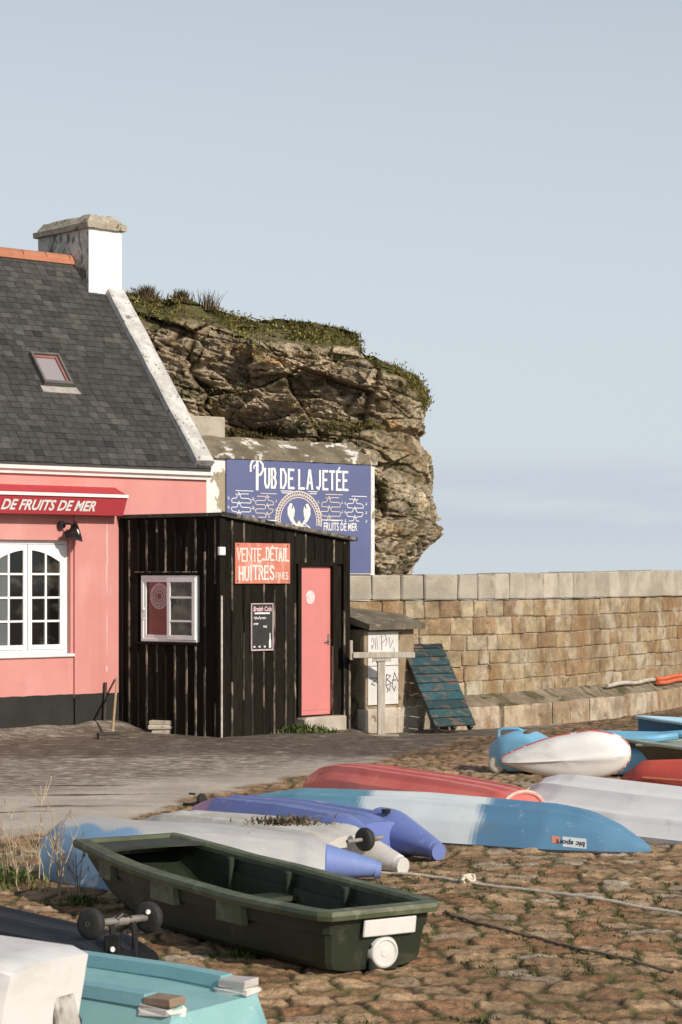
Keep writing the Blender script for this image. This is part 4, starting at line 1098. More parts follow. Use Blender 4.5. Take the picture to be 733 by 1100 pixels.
# openings
dx0, dx1 = FR.t(321), FR.t(358.5); dz0 = FR.at(340, 769)[1]; dz1 = FR.at(340, 606)[1]
ox0, ox1 = FL.t(149.5), FL.t(213.5); oz0 = FL.at(182, 690)[1]; oz1 = FL.at(182, 617.5)[1]
def planks(frame, W_, topf, holes, name, sd):
    r_ = random.Random(sd); mb = mbt(shed, frame); x = 0
    while x < W_-.01:
        wd = min(r_.uniform(.15, .215), W_-x)
        spans = [(-.06, topf(x+wd/2))]
        for h0, h1, k0, k1 in holes:
            if x+wd > h0+.012 and x < h1-.012:
                spans = [(-.06, k0), (k1, spans[0][1])]
        xa, xb = x+.004, x+wd-.004
        for a, b in spans:
            o = r_.uniform(0, .012); q = r_.uniform(.7, 1.4)
            mb.box((xa, -.018-o, a), (xb, .015, b), .004, 0, (q, q, q))
        # cover strip over every joint, its worn arris catching the light
        if x > .05:
            for a, b in ([(-.04, topf(x)-.02)] if not any(h0-.02 < x < h1+.02 for h0, h1, _, _ in holes) else [(-.04, holes[0][2]-.02), (holes[0][3]+.02, topf(x)-.02)]):
                z = a
                while z < b:
                    L = min(r_.uniform(.35, 1.1), b-z)
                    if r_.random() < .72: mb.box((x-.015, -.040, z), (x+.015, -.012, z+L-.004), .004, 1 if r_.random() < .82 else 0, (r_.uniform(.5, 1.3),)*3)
                    else: mb.box((x-.015, -.038, z), (x+.015, -.012, z+L-.002), .004, 0)
                    z += L
        x += wd
    # solid sheathing behind
    xs_ = sorted({0.0, W_, *[h[0] for h in holes], *[h[1] for h in holes]})
    for a, b in zip(xs_, xs_[1:]):
        hole = [h for h in holes if a >= h[0]-1e-6 and b <= h[1]+1e-6]
        zt = min(topf(a), topf(b))-.0
        if hole: mb.box((a, .016, -.08), (b, .06, hole[0][2])); mb.box((a, .016, hole[0][3]), (b, .06, zt))
        else: mb.box((a, .016, -.08), (b, .06, zt))
    return mb.build(name, [tar, worn], shed)
planks(FR, RW, roof_z, [(dx0, dx1, dz0, dz1)], 'plank_wall', 41)
planks(FL, LL, lambda x: zA-.0, [(ox0, ox1, oz0, oz1)], 'plank_wall', 42)
# far walls
fb = mbt(shed, FR); fb.box((RW-.04, .062, -.05), (RW, 1.55, zBk-.02)); fb.box((.45, 1.50, -.05), (RW-.041, 1.54, zBk-.02)); fb.build('back_wall', tar, shed)
# corner boards
cb_ = mbt(shed, FR)
cb_.box((-.055, -.050, -.06), (.045, .03, zA-.01), .006, 0); cb_.build('corner_board', [tar, worn], shed); cb_ = mbt(shed, FR)
cb_.box((RW-.075, -.045, -.06), (RW+.02, .03, zBk-.01), .006, 0)
cb_.build('corner_board', [tar, worn], shed); cb_ = mbt(shed, FR); cb_.box((RW-.012, -.050, -.14), (RW+.024, -.0455, .9), .0015, 1); cb_.build('edge_strip', worn, shed)
cl_ = mbt(shed, FL); cl_.box((.0, -.04, -.06), (.07, .02, zA-.01), .005); cl_.build('corner_board', tar, shed)
# roof sheet
def roof_pts(h):
    a = FR.w(-.07, -.10, zA+h+.002); b = FR.w(RW+.10, -.10, roof_z(RW+.10)+h); c = FR.w(RW+.10, 1.62, roof_z(RW+.1)+h); d = FL.w(-.0, .0, zA+h+.004); e = FL.w(.0, -.07, zA+h+.004); f = FR.w(.4, 1.75, roof_z(.4)+h)
    return [a, b, c, f, d, e]
rm_ = MB(mat_of(shed).inverted()); rm_.loft([roof_pts(.0), roof_pts(.045)], True, (True, True), smooth=False)
rm_.build('roof', M('roof_felt', (.035, .032, .028), (.07, .062, .05), 6, .9, .5, 40, stains=(((.22, .20, .15), 5, .62, .70),)), shed)
rf = mbt(shed, FR); x = -.07
while x < RW+.09:
    L = rp.uniform(.15, .5); L = min(L, RW+.10-x); q = rp.uniform(.5, 1.2)
    rf.add([(x, -.104, roof_z(x)+.012), (x+L, -.104, roof_z(x+L)+.012), (x+L, -.104, roof_z(x+L)+.05), (x, -.104, roof_z(x)+.05), (x, -.09, roof_z(x)+.055), (x+L, -.09, roof_z(x+L)+.055)], [(0, 1, 2, 3), (3, 2, 5, 4)], 0 if rp.random() < .75 else 1, (q, q, q)); x += L
rf.build('roof_edge', [M('felt_edge', (.10, .085, .065), (.30, .26, .20), 9, .9, stains=(((.02, .018, .015), 5, .48, .56),), attr=True), tar], shed)
# door
dm = M('pink_door_paint', (.62, .215, .20), (.58, .20, .185), 2, .5, .08, 50, stains=(((.55, .16, .15), 3, .62, .75, (1, 1, .3), .5),))
db = mbt(shed, FR); db.box((dx0+.035, .025, dz0+.01), (dx1-.035, .06, dz1-.03), .006)
db.box((dx0+.075, .019, dz0+.08), (dx1-.10, .0245, dz1-.10), .004)
door = db.build('door', dm, shed)
fr_ = mbt(shed, FR)
fr_.box((dx0-.03, -.03, dz0), (dx0+.034, .07, dz1), .006, 0); fr_.box((dx1-.034, -.03, dz0), (dx1+.05, .07, dz1), .006, 0); fr_.box((dx0-.03, -.032, dz1-.03), (dx1+.05, .07, dz1+.05), .006, 0)
fr_.box((dx1-.036, -.026, dz0+.0), (dx1-.0315, .024, dz0+.95), .001, 1)
fr_.build('door_frame', [tar, worn], shed)
hb = mbt(shed, FR); hx_, hz_ = FR.at(352.5, 688, .02)
hb.box((hx_-.012, .012, hz_-.06), (hx_+.018, .02, hz_+.09), .004); hb.tube([(hx_, .015, hz_), (hx_, -.03, hz_), (hx_-.075, -.034, hz_-.004)], .009, 8); hb.build('handle', M('steel_handle', (.5, .48, .45), (.4, .38, .35), 8, .35, metal=.9), door)
rb_ = mbt(shed, FR); rx_, rz_ = FR.at(333.5, 641.5, .018); rxx = FR.t(338.4, .018)-rx_
Mr = Matrix.Translation(V((0, .0165, 0)))
rb_.flat([(rx_+rxx*math.cos(a), rz_+.094*math.sin(a)) for a in np.linspace(0, 2*math.pi, 28, endpoint=False)], M=Mr)
rb_.build('round_sticker', M('pale_sticker', (.70, .62, .60), (.60, .48, .46), 14, .5, stains=(((.50, .28, .27), 22, .58, .64),)), door, recalc=False)
# step
stp = mbt(shed, FR); stp.box((dx0-.05, -.20, -.1), (dx1+.07, .055, dz0-.005), .02, jit=.008); stp.build('door_step', M('step_concrete', (.46, .41, .34), (.36, .31, .25), 4, .9, .5, 40, grain=.2, stains=(((.14, .12, .08), 6, .6, .7),)), shed)
# sliding window on the other face
wy = -.034
wf = mbt(shed, FL); fx0, fx1, fz0, fz1 = FL.t(151.5, wy), ox1-.004, oz0+.006, oz1-.006
t_ = .045
for bx in (((fx0, wy, fz0), (fx1, wy+.06, fz0+t_)), ((fx0, wy, fz1-t_), (fx1, wy+.06, fz1)), ((fx0, wy, fz0+t_), (fx0+t_, wy+.06, fz1-t_)), ((fx1-t_, wy, fz0+t_), (fx1, wy+.06, fz1-t_))): wf.box(*bx, .005)
wo = wf.build('window', pvc, shed)
def slide(u0, u1, y, bars):
    mb = mbt(shed, FL); a0, a1 = u0, u1; z0, z1 = fz0+t_*.7, fz1-t_*.7; s_ = .06
    for bx in (((a0, y, z0), (a1, y+.03, z0+s_)), ((a0, y, z1-s_), (a1, y+.03, z1)), ((a0, y, z0+s_), (a0+s_, y+.03, z1-s_)), ((a1-s_, y, z0+s_), (a1, y+.03, z1-s_))): mb.box(*bx, .004)
    for k in bars:
        zz_ = z0+(z1-z0)*k; mb.box((a0+s_, y+.004, zz_-.014), (a1-s_, y+.026, zz_+.014), .003)
    o = mb.build('sash', pvc, wo)
    return o, (a0+s_, a1-s_, z0+s_, z1-s_)
xm_ = FL.t(181.5, wy)
s1, q1 = slide(fx0+t_*.6, xm_+.02, wy+.012, []); s2, q2 = slide(xm_-.02, fx1-.012, wy-.022, [.30, .68])
gb = mbt(shed, FL); gb.box((q1[0], wy+.026, q1[2]), (q1[1], wy+.031, q1[3])); gb.build('pane', glass, s1)
gp2 = mbt(shed, FL); gp2.box((q2[0], wy-.006, q2[2]), (q2[1], wy-.001, q2[3]))
gp2.build('pane', M('clouded_pane', (.075, .075, .062), (.16, .155, .13), 7, .15, stains=(((.02, .02, .018), 4, .55, .65),)), s2)
# pink curtain behind the left pane and the lace roundel hung in front of it
cu_ = mbt(shed, FL); cu_.box((q1[0]+.05, wy+.0225, q1[2]), (q1[1], wy+.0255, q1[3])); cu_.build('curtain', M('pink_curtain', (.30, .105, .088), (.25, .085, .07), 5, .8), wo)
ro = MB(mbt(shed, FL).M @ Matrix.Translation(V((0, wy+.0215, 0)))); rcx, rcz = FL.at(171.3, 640.5, wy+.02); ra = FL.t(180.5, wy+.02)-rcx; rzr = .165
ell = lambda k, n=30: [(rcx+ra*k*math.cos(2*math.pi*i/n), rcz+rzr*k*math.sin(2*math.pi*i/n)) for i in range(n)]
for k, w_ in ((1, .018), (.82, .010), (.6, .012), (.32, .012)): ro.ribbon(ell(k), w_, closed=True)
for i in range(18):
    a = 2*math.pi*i/18; ro.ribbon([(rcx+ra*.32*math.cos(a), rcz+rzr*.32*math.sin(a)), (rcx+ra*math.cos(a+.25), rcz+rzr*math.sin(a+.25))], .007)
    ro.ribbon([(rcx+ra*.6*math.cos(a), rcz+rzr*.6*math.sin(a)), (rcx+ra*.98*math.cos(a-.3), rcz+rzr*.98*math.sin(a-.3))], .006)
ro.build('lace_roundel', M('lace', (.62, .55, .55), (.52, .42, .43), 10, .7), wo, recalc=False)
hw_ = mbt(shed, FL); hw_.tube([(q1[0]-.02, wy-.0, fz0+.30), (q1[0]-.018, wy-.02, fz0+.33), (q1[0]-.018, wy-.02, fz0+.42), (q1[0]-.02, wy, fz0+.45)], .008, 6); hw_.build('handle', pvc, s1)
so_ = mbt(shed, FL); so_.box((ox0-.02, -.06, oz0-.035), (ox1+.02, .05, oz0-.002), .006); so_.build('sill', tar, wo)
hd = mbt(shed, FL); x = ox0-.03
hd.box((ox0-.03, -.055, oz1+.002), (ox1+.02, .05, oz1+.04), .005, 0)
while x < ox1:
    L = rp.uniform(.04, .13); hd.box((x, -.058, oz1+.030), (min(x+L, ox1+.02), -.02, oz1+.045), .002, 1, (rp.uniform(.8, 1.8),)*3); x += L+rp.uniform(.0, .05)
hd.build('head_trim', [tar, worn], wo)
# white conduit and junction box on the corner
cd = mbt(shed, FR); jx, jz = FR.at(238, 592, -.06)
z_a, z_b = FR.at(236, 640, -.05)[1], .0
cd.cyl((-.035, -.062, z_b), (-.035, -.062, z_a), .013, .013, 8); cd.build('conduit', M('old_white_pipe', (.62, .58, .50), (.42, .36, .28), 8, .6, stains=(((.06, .05, .04), 4, .60, .66, (1, 1, 3)),)), shed)
cd = mbt(shed, FR); cd.box((jx-.06, -.10, jz-.055), (jx+.045, -.05, jz+.055), .008); cd.build('junction_box', pvc, shed)

# hand painted oyster board
va, vz0 = FR.at(252.5, 627, -.05); vb2, _ = FR.at(311.5, 627, -.05); vz1 = FR.at(282, 583.5, -.05)[1]
oy = thing('oyster_board', 'hand painted salmon pink board selling oysters on the black shed', 'sign', FR.w((va+vb2)/2, -.05, vz0), 45)
b_ = mbt(oy, FR); b_.box((va, -.058, vz0), (vb2, -.042, vz1), .003)
b_.build('board', M('salmon_board', (.60, .20, .14), (.52, .16, .11), 4, .75, .3, 50, stains=(((.66, .40, .32), 6, .52, .64, (1, 1, .5), .75), ((.62, .52, .42), 11, .62, .72, (1, 1, 1), .6))), oy)
_T2 = MB(mbt(oy, FR).M @ Matrix.Translation(V((0, -.0595, 0)))); W_ = vb2-va; H_ = vz1-vz0; random.seed(4)
strokes(_T2, 'VENTE', va+.035*W_, va+.46*W_, vz0+.565*H_, vz0+.87*H_, .023, serif=.012, gap=.48, wob=.05)
strokes(_T2, '-', va+.475*W_, va+.53*W_, vz0+.56*H_, vz0+.87*H_, .028)
strokes(_T2, 'DÉTAIL', va+.555*W_, va+.965*W_, vz0+.575*H_, vz0+.87*H_, .026, serif=.014, gap=.52, wob=.05)
strokes(_T2, 'HUÎTRES', va+.07*W_, va+.69*W_, vz0+.10*H_, vz0+.42*H_, .028, serif=.014, gap=.50, wob=.05)
strokes(_T2, 'FINES', va+.73*W_, va+.955*W_, vz0+.11*H_, vz0+.27*H_, .013, serif=.004, gap=.5, wob=.05)
_T2.build('lettering', M('brush_lettering', (.76, .68, .62), (.68, .56, .50), 9, .75), oy, recalc=False)
sc_ = mbt(oy, FR)
for a, b in ((.04, .07), (.96, .06), (.05, .95), (.95, .93)): sc_ = mbt(oy, FR); sc_.cyl((va+a*W_, -.062, vz0+b*H_), (va+a*W_, -.056, vz0+b*H_), .011, n=10); sc_.build('screw', black_iron, oy)

# chalk board menu
ka, kz0 = FR.at(269.5, 699.5, -.05); kb, _ = FR.at(293.5, 699.5, -.05); kz1 = FR.at(281, 648, -.05)[1]
mnu = thing('menu_board', 'narrow black drinks menu board in a pale frame on the shed', 'menu board', FR.w((ka+kb)/2, -.05, kz0), 45)
b_ = mbt(mnu, FR); b_.box((ka+.008, -.055, kz0+.008), (kb-.008, -.042, kz1-.008)); b_.build('panel', M('chalk_black', (.020, .018, .018), (.03, .028, .027), 6, .6), mnu)
b_ = mbt(mnu, FR)
for bx in (((ka, -.062, kz0), (kb, -.042, kz0+.022)), ((ka, -.062, kz1-.016), (kb, -.042, kz1)), ((ka, -.062, kz0+.022), (ka+.018, -.042, kz1-.016)), ((kb-.018, -.062, kz0+.022), (kb, -.042, kz1-.016))): b_.box(*bx, .003)
b_.build('frame', M('pale_frame', (.55, .42, .44), (.45, .34, .36), 6, .6), mnu)
W_ = kb-ka; H_ = kz1-kz0; T3 = MB(mbt(mnu, FR).M @ Matrix.Translation(V((0, -.0565, 0)))); TP = MB(T3.M)
put_text(TP, 'Breizh Cola', ka+.10*W_, ka+.92*W_, kz0+.83*H_, kz0+.935*H_, bold=.02, shear=.25)
T3.ribbon([(ka+.18*W_, kz0+.79*H_), (ka+.82*W_, kz0+.79*H_)], .022)
rq = random.Random(8)
def scrib(x0, x1, z, h):
    n = 13; T3.ribbon([(x0+(x1-x0)*i/n, z+h*(.5*math.sin(i*2.4)+rq.uniform(-.3, .3))) for i in range(n+1)], .009)
scrib(ka+.13*W_, ka+.66*W_, kz0+.69*H_, .025); scrib(ka+.12*W_, ka+.32*W_, kz0+.57*H_, .014)
put_text(T3, '9€', ka+.54*W_, ka+.72*W_, kz0+.48*H_, kz0+.535*H_, bold=.01)
for k in (.15, .38, .61):                              # little glasses along the bottom, a bottle at the side
    x = ka+k*W_; T3.flat([(x-.018, kz0+.115*H_), (x-.014, kz0+.07*H_), (x+.014, kz0+.07*H_), (x+.018, kz0+.115*H_), (x+.004, kz0+.10*H_), (x-.004, kz0+.10*H_)])
x = ka+.85*W_; T3.flat([(x-.02, kz0+.06*H_), (x+.02, kz0+.06*H_), (x+.02, kz0+.20*H_), (x+.008, kz0+.27*H_), (x+.008, kz0+.37*H_), (x-.008, kz0+.37*H_), (x-.008, kz0+.27*H_), (x-.02, kz0+.20*H_)])
T3.build('chalk_writing', lettering, mnu, recalc=False); TP.build('header_lettering', M('pink_lettering', (.78, .55, .60), (.72, .48, .54), 12, .6), mnu, recalc=False)

# ------------------------------------------------------------------ things leaning and lying by the shed
wood = M('bare_wood', (.46, .33, .21), (.36, .25, .15), 6, .7, .3, 30, stretch=(4, 4, .6))
wood_d = M('dark_wood', (.035, .028, .022), (.06, .048, .036), 6, .75, .3, 30)
b0 = gp(121, 788, .06); top = px(126, 728, FA.w(FA.t(126, -.05), -.05, 0).y)
bz = gz(b0.x, b0.y)
br = thing('broom', 'pale wooden broom standing head down against the shed corner', 'broom', (b0.x, b0.y, bz), 40)
b_ = mbt(br); b_.tube([(b0.x, b0.y, bz+.05), top], .016, 10); b_.build('handle', wood, br)
b_ = mbt(br); dv = FA.d
hp = V((b0.x, b0.y, bz+.03)); Mh = Matrix.Translation(hp) @ Matrix.Rotation(R(35), 4, 'Z')
b_.box((-.22, -.035, .015), (.10, .035, .055), .008, 0, M=Mh); b_.box((-.215, -.03, -.03), (.095, .03, .016), .004, 1, M=Mh)
b_.build('head', [wood_d, M('bristles', (.06, .045, .03), (.10, .075, .05), 30, .9, .6, 90)], br)
p2 = FA.w(FA.t(112.3, -.05), -.05, 0); z2 = gz(p2.x, p2.y); pt = px(113.5, 733, FA.w(FA.t(113.5, -.03), -.03, 0).y)
b_ = MB(); b_.tube([(p2.x, p2.y, z2), pt], .022, 10)
tag(b_.build('wooden_post', wood_d, loc=(p2.x, p2.y, z2)), 'dark wooden stick leaning upright on the black base of the pink house', 'stick')
sm_ = M('concrete_slab', (.52, .46, .37), (.42, .36, .28), 5, .9, .6, 40, grain=.2, stains=(((.20, .16, .11), 6, .6, .7),))
sp_ = gp(187, 789); zz_ = gz(sp_.x, sp_.y)-.005
lab = ('bottom paving slab of the low stack in front of the shed window', 'middle paving slab of the low stack in front of the shed window', 'top paving slab of the low stack in front of the shed window')
for k in range(3):
    b_ = MB(Matrix.Translation(V((sp_.x+(.03, -.02, .0)[k], sp_.y+.28, zz_+.062*k)) ) @ Matrix.Rotation(R((-12, -9, -14)[k]), 4, 'Z'))
    b_.box((-.30, -.24, 0), (.30, .24, .054), .008, jit=.006)
    tag(b_.build('paving_slab', sm_, loc=(sp_.x, sp_.y+.28, zz_+.062*k)), lab[k], 'paving slab', 'stacked paving slabs by the shed')

# ------------------------------------------------------------------ stone cabinet hut, signpost stand, pallet
FH = Frame((.335, 30.36), 45)
hutz = 0; hw2 = FH.t(447.5); zH = FH.at(420, 676)[1]; zHb = FH.at(420, 760)[1]
hut = thing('stone_hut', 'small stone hut with a sloping slab roof beside the black shed', 'hut', FH.w(0, 0, -.1), 45)
hm = M('hut_stone', (.33, .255, .165), (.24, .175, .105), 3, .9, .7, 30, grain=.3, stains=(((.12, .085, .05), 3.5, .55, .65), ((.46, .40, .31), 7, .62, .70)))
pw0, pw1 = FH.t(395.5), FH.t(428)
b_ = mbt(hut, FH)
b_.box((.0, .03, -.2), (hw2-.06, .75, zH), .012, jit=.004)
b_.box((pw1+.005, .0, zHb-.02), (hw2-.045, .10, zH-.005), .012, jit=.005); b_.box((-.01, .005, zHb-.02), (pw0-.002, .1, zH-.01), .01)
b_.build('masonry', hm, hut)
b_ = mbt(hut, FH)
bs = [(-.04, .22), (.225, .60), (.605, hw2)]
for a, b in bs: b_.box((a, -.05, -.2), (b-.006, .12, zHb+rp.uniform(-.012, .004)), .016, 0, (rp.uniform(.85, 1.1),)*3, jit=.006)
b_.build('base_blocks', M('hut_base_stone', (.56, .49, .40), (.42, .35, .27), 4, .9, .6, 35, grain=.25, attr=True, stains=(((.20, .15, .09), 5, .6, .7),)), hut)
b_ = mbt(hut, FH); zr0 = zH+.0
b_.prism([(-.14, zr0), (-.15, zr0+.075), (.80, zr0+.34), (.85, zr0+.27), (.80, zr0+.20)], -.06, hw2+.03, 'yz')
b_.build('roof_slab', M('hut_roof', (.17, .145, .105), (.10, .085, .06), 4, .95, .7, 30, grain=.3, stains=(((.34, .29, .21), 5, .58, .66),)), hut)
pz0_, pz1_ = FH.at(410, 757)[1], FH.at(410, 678.5)[1]
b_ = mbt(hut, FH); zmid = pz0_+(pz1_-pz0_)*.53
b_.box((pw0, -.004, pz0_), (pw1, .028, zmid-.004), .004); b_.box((pw0, -.004, zmid+.004), (pw1, .028, pz1_), .004)
hdoor = b_.build('door', M('white_panel', (.68, .665, .64), (.58, .56, .53), 4, .6, .1, 40, stains=(((.36, .33, .29), 5, .64, .74),)), hut)
g_ = MB(mbt(hut, FH).M @ Matrix.Translation(V((0, -.006, 0)))); PW = pw1-pw0; PH = pz1_-pz0_
def gl_(pts, w=.012): g_.ribbon([(pw0+a*PW, pz0_+b*PH) for a, b in pts], w)
for pl in ([(.08, .37), (.30, .37), (.10, .29), (.22, .27)], [(.34, .38), (.36, .28), (.46, .29), (.48, .38)], [(.58, .26), (.60, .41), (.74, .39), (.62, .34), (.76, .29), (.60, .26)], [(.78, .25), (.86, .43), (.98, .31)], [(.80, .33), (.92, .33)],
           [(.60, .24), (.66, .20), (.62, .17)], [(.72, .26), (.70, .19)], [(.80, .24), (.86, .18), (.90, .24)]): gl_(pl, .014)
for pl in ([(.14, .59), (.15, .66), (.28, .58), (.29, .66)],): gl_(pl, .016)
for pl in ([(.10, .86), (.14, .92), (.19, .85), (.13, .78), (.10, .82)], [(.22, .92), (.24, .76)], [(.28, .92), (.30, .76)], [(.43, .95), (.44, .75)], [(.44, .84), (.58, .90)], [(.55, .96), (.62, .87), (.57, .80)], [(.68, .92), (.72, .78), (.82, .88)], [(.84, .78), (.86, .72)]): gl_(pl, .007)
g_.build('graffiti', M('black_marker', (.025, .024, .026), (.05, .05, .05), 20, .6), hdoor, recalc=False)
grey = M('weathered_timber', (.52, .47, .40), (.38, .335, .275), 5, .8, .4, 30, stretch=(4, 4, .7), grain=.12)
sp0 = px(409, 788, 30.05); stn = thing('timber_stand', 'grey T shaped timber stand in front of the stone hut', 'stand', (sp0.x, sp0.y, -.10), 6)
b_ = MB(); b_.box((-.045, -.045, .03), (.06, .045, 1.085), .006); b_.build('post', grey, stn)
b_ = MB(); b_.box((-.39, -.075, 1.086), (.47, .075, 1.165), .008); b_.box((-.12, -.06, 1.04), (.14, -.046, 1.085), .003); b_.box((-.43, -.05, 1.06), (-.391, .05, 1.33), .006); b_.build('crossbar', grey, stn)
b_ = MB(); b_.box((-.32, -.13, -.05), (.24, .13, .035), .01, jit=.006); b_.build('foot', M('foot_concrete', (.20, .165, .12), (.28, .24, .18), 6, .9, .5, 40), stn)
# teal pallet leaning on the wall
BL = px(467, 783.5, 30.35); BL.z = -.03; TLp = px(431, 697, 31.1)
ux = V((.87, .5, 0)).normalized(); up = (TLp-BL); Lu = up.length; up.normalize(); nz = ux.cross(up).normalized(); ux = up.cross(nz).normalized()
wP = .66
MP = Matrix((( ux.x, up.x, nz.x, BL.x), (ux.y, up.y, nz.y, BL.y), (ux.z, up.z, nz.z, BL.z), (0, 0, 0, 1)))
pl_ = thing('teal_pallet', 'worn teal slatted pallet leaning on the jetty wall', 'pallet', BL)
ivp = mat_of(pl_).inverted()
sgn = 1 if nz.y < 0 else -1
teal = M('teal_paint', (.008, .046, .055), (.014, .080, .088), 5, .6, .4, 30, attr=True, stretch=(.8, 5, 5), contrast=(.3, .7),
         stains=(((.13, .075, .05), 4.5, .52, .61, (.7, 3, 3), .85), ((.22, .20, .17), 5, .66, .73, (.6, 3, 3), .8), ((.008, .012, .012), 3, .60, .70)))
b_ = MB(ivp @ MP)
for k in range(9):
    y0 = .015+k*(Lu-.06)/9; q = rp.uniform(.45, 1.15)
    b_.box((-.01, y0, sgn*.035), (wP+.01, y0+(Lu-.06)/9-.012, sgn*.068), .006, 0, (q, q*rp.uniform(.85, 1.05), q*.98), jit=.004)
b_.build('slats', teal, pl_)
b_ = MB(ivp @ MP)
for x in (0.02, wP*.5-.03, wP-.08): b_.box((x, .0, -.05), (x+.06, Lu, sgn*.034), .006, 0, (.35, .35, .35))
b_.box((-.012, Lu-.045, -.02), (wP+.012, Lu+.03, sgn*.07), .006, 0, (.25, .25, .25))
b_.build('bearers', teal, pl_)
# weeds at the shed step
wm = M('weed_leaf', (.05, .075, .018), (.09, .115, .03), 7, .7, attr=True)
def weed(name, label, cen, wid, dep, hgt, n, sd, cat='weeds', cols=((1, 1, 1),), lw=.02, z=None):
    r_ = random.Random(sd); g = MB()
    for _ in range(n):
        a, b = r_.gauss(0, .45), r_.gauss(0, .45); x = cen[0]+a*wid; y = cen[1]+b*dep
        k = math.exp(-(a*a+b*b)*1.2); q = r_.uniform(.6, 1.5); c = r_.choice(cols)
        g.blade((x, y, gz(x, y)-.01+r_.uniform(0, hgt*.5)*k), hgt*r_.uniform(.3, 1)*max(k, .3), lw*r_.uniform(.6, 1.4), r_.uniform(0, 6.28), r_.uniform(.3, 1.6), (c[0]*q, c[1]*q, c[2]*q), seg=3)
    return tag(g.build(name, wm, loc=(cen[0], cen[1], gz(*cen)), recalc=False), label, cat, kind='stuff')
wpt = FR.w(FR.t(328, -.25), -.25, 0)
weed('weed_clump', 'low green weeds growing at the foot of the pink shed door', (wpt.x, wpt.y), .55, .16, .16, 420, 3, cols=((1, 1, 1), (1.3, 1.2, .8)))
# ------------------------------------------------------------------ boats
def plastic(name, c1, c2, rough=.42, stains=(), scale=3, grain=.05, attr=True, bump=.05):
    k = sum(c2)/3; pale = tuple(.35*x+.65*min(.75, k*1.5+.10) for x in c2) if max(c2) < .85 else (.62, .62, .62)
    scr = ((pale, 5, .63, .69, (.5, 5, 5), .32), ((.055, .045, .03), 24, .70, .74, (1, 1, 1), .55), ((.20, .165, .115), 1.5, .56, .78, (1, 1, 2.2), .35))
    return M(name, c1, c2, scale, rough, bump, 60, tuple(stains)+scr, attr, grain=grain, rvar=.25)
dirt = ((.16, .12, .075), 3.2, .60, .78, (1, 1, 1), .45)
class Axis:                                            # x from stern to bow along the ground, y to port, z up
    def __init__(s, a, b, roll=0.0, pitch=0.0, z=None):
        a = V((a[0], a[1], 0)); b = V((b[0], b[1], 0)); d = b-a; s.L = d.length; s.deg = math.degrees(math.atan2(d.y, d.x))
        z = gz(*(a.lerp(b, .5)).to_2d()) if z is None else z
        s.o = V((a.x, a.y, z))
        s.M = Matrix.Translation(s.o) @ Matrix.Rotation(R(s.deg), 4, 'Z') @ Matrix.Rotation(R(pitch), 4, 'Y') @ Matrix.Rotation(R(roll), 4, 'X')
def boat(name, label, cat, ax, group=None): return thing(name, label, cat, ax.o, ax.deg, group)
def mba(T, ax): return MB(mat_of(T).inverted() @ ax.M)
def ip(x, xs, ys): return float(np.interp(x, xs, ys))

def up_hull(mb, L, bs, hs, ridges=(), n=44, m=33, expo=2.6, lip=.02, z0=0.0, colf=None, curve=None, rake0=0.0, rake1=0.0, mi=0, prof=None):
    """hull lying deck down: bs, hs = ((s, half beam)...), ((s, height)...); ridges = ((k, width, height, s0, s1)...)"""
    rings = []; S = [i/(n-1) for i in range(n)]
    for s in S:
        b = ip(s, *zip(*bs)); h = ip(s, *zip(*hs)); ring = []
        cy = curve(s) if curve else 0
        for j in range(m):
            k = -1+2*j/(m-1); kk = math.copysign(abs(k)**.8, k)
            zp = (1-abs(kk)**expo)**(1/expo*1.1) if abs(kk) < 1 else 0
            if prof:
                zq = ip(abs(kk), *zip(*prof)); e_ = max(0, min(1, min(s/.10, (1-s)/.16))); zp = zp*(1-e_)+zq*e_
            z = h*zp
            for rk, rw, rh, s0, s1 in ridges:
                f = max(0, min(1, (s-s0)/.08))*max(0, min(1, (s1-s)/.08)) if s0 > 0 or s1 < 1 else 1
                z += rh*f*math.exp(-((kk-rk)/rw)**2)*min(1, h/.15)
            x = s*L+ (rake0*(h-z)/max(h, .01)*max(0, 1-s*5)) + (rake1*z*max(0, (s-.8)*5))
            ring.append((x, cy+b*kk, z0+max(z, 0)+lip))
        ring = [(s*L, cy-b*1.03, z0)]+[(ring[0][0], cy-b*1.03, z0+lip)]+ring+[(ring[-1][0], cy+b*1.03, z0+lip)]+[(s*L, cy+b*1.03, z0)]
        rings.append(ring)
    mb.loft(rings, True, (True, True), mi, (lambda i, j: colf((i+.5)/(n-1), j)) if colf else (1, 1, 1))

# --- blue and white kayak, keel up, in front
ax = Axis((-.95, 18.75), (2.36, 16.62))
k1 = boat('kayak', 'long blue and white kayak lying keel up with a logo near its pointed tip', 'kayak', ax)
def k1c(s, j):
    s = s+.006*math.sin(j*.35)
    d = abs(s-.515)
    f = 1-sst(np.array(d), .125, .155); f = float(f)
    blue = (.115, .255, .40) if s > .5 else (.14, .31, .40); wh = (.68, .73, .74)
    return tuple(blue[i]*(1-f)+wh[i]*f for i in range(3))
m_k = plastic('faded_kayak_plastic', (1, 1, 1), (.9, .92, .93), .26, (dirt, ((.75, .78, .80), 5, .63, .72, (2, 2, .5), .45)))
b_ = mba(k1, ax)
up_hull(b_, ax.L, ((0, .06), (.05, .18), (.2, .33), (.5, .37), (.8, .31), (.92, .19), (.975, .08), (1, .012)), ((0, .06), (.06, .22), (.2, .30), (.5, .325), (.8, .30), (.87, .27), (.93, .19), (.97, .11), (1, .045)),
        (), 110, 81, 2.5, .02, 0, k1c, prof=((0, 1.08), (.07, 1.06), (.13, .97), (.40, .90), (.46, .97), (.52, .97), (.58, .84), (.80, .52), (.93, .20), (1, .0)))
k1h = b_.build('hull', m_k, k1)
b_ = mba(k1, ax)
pth = []
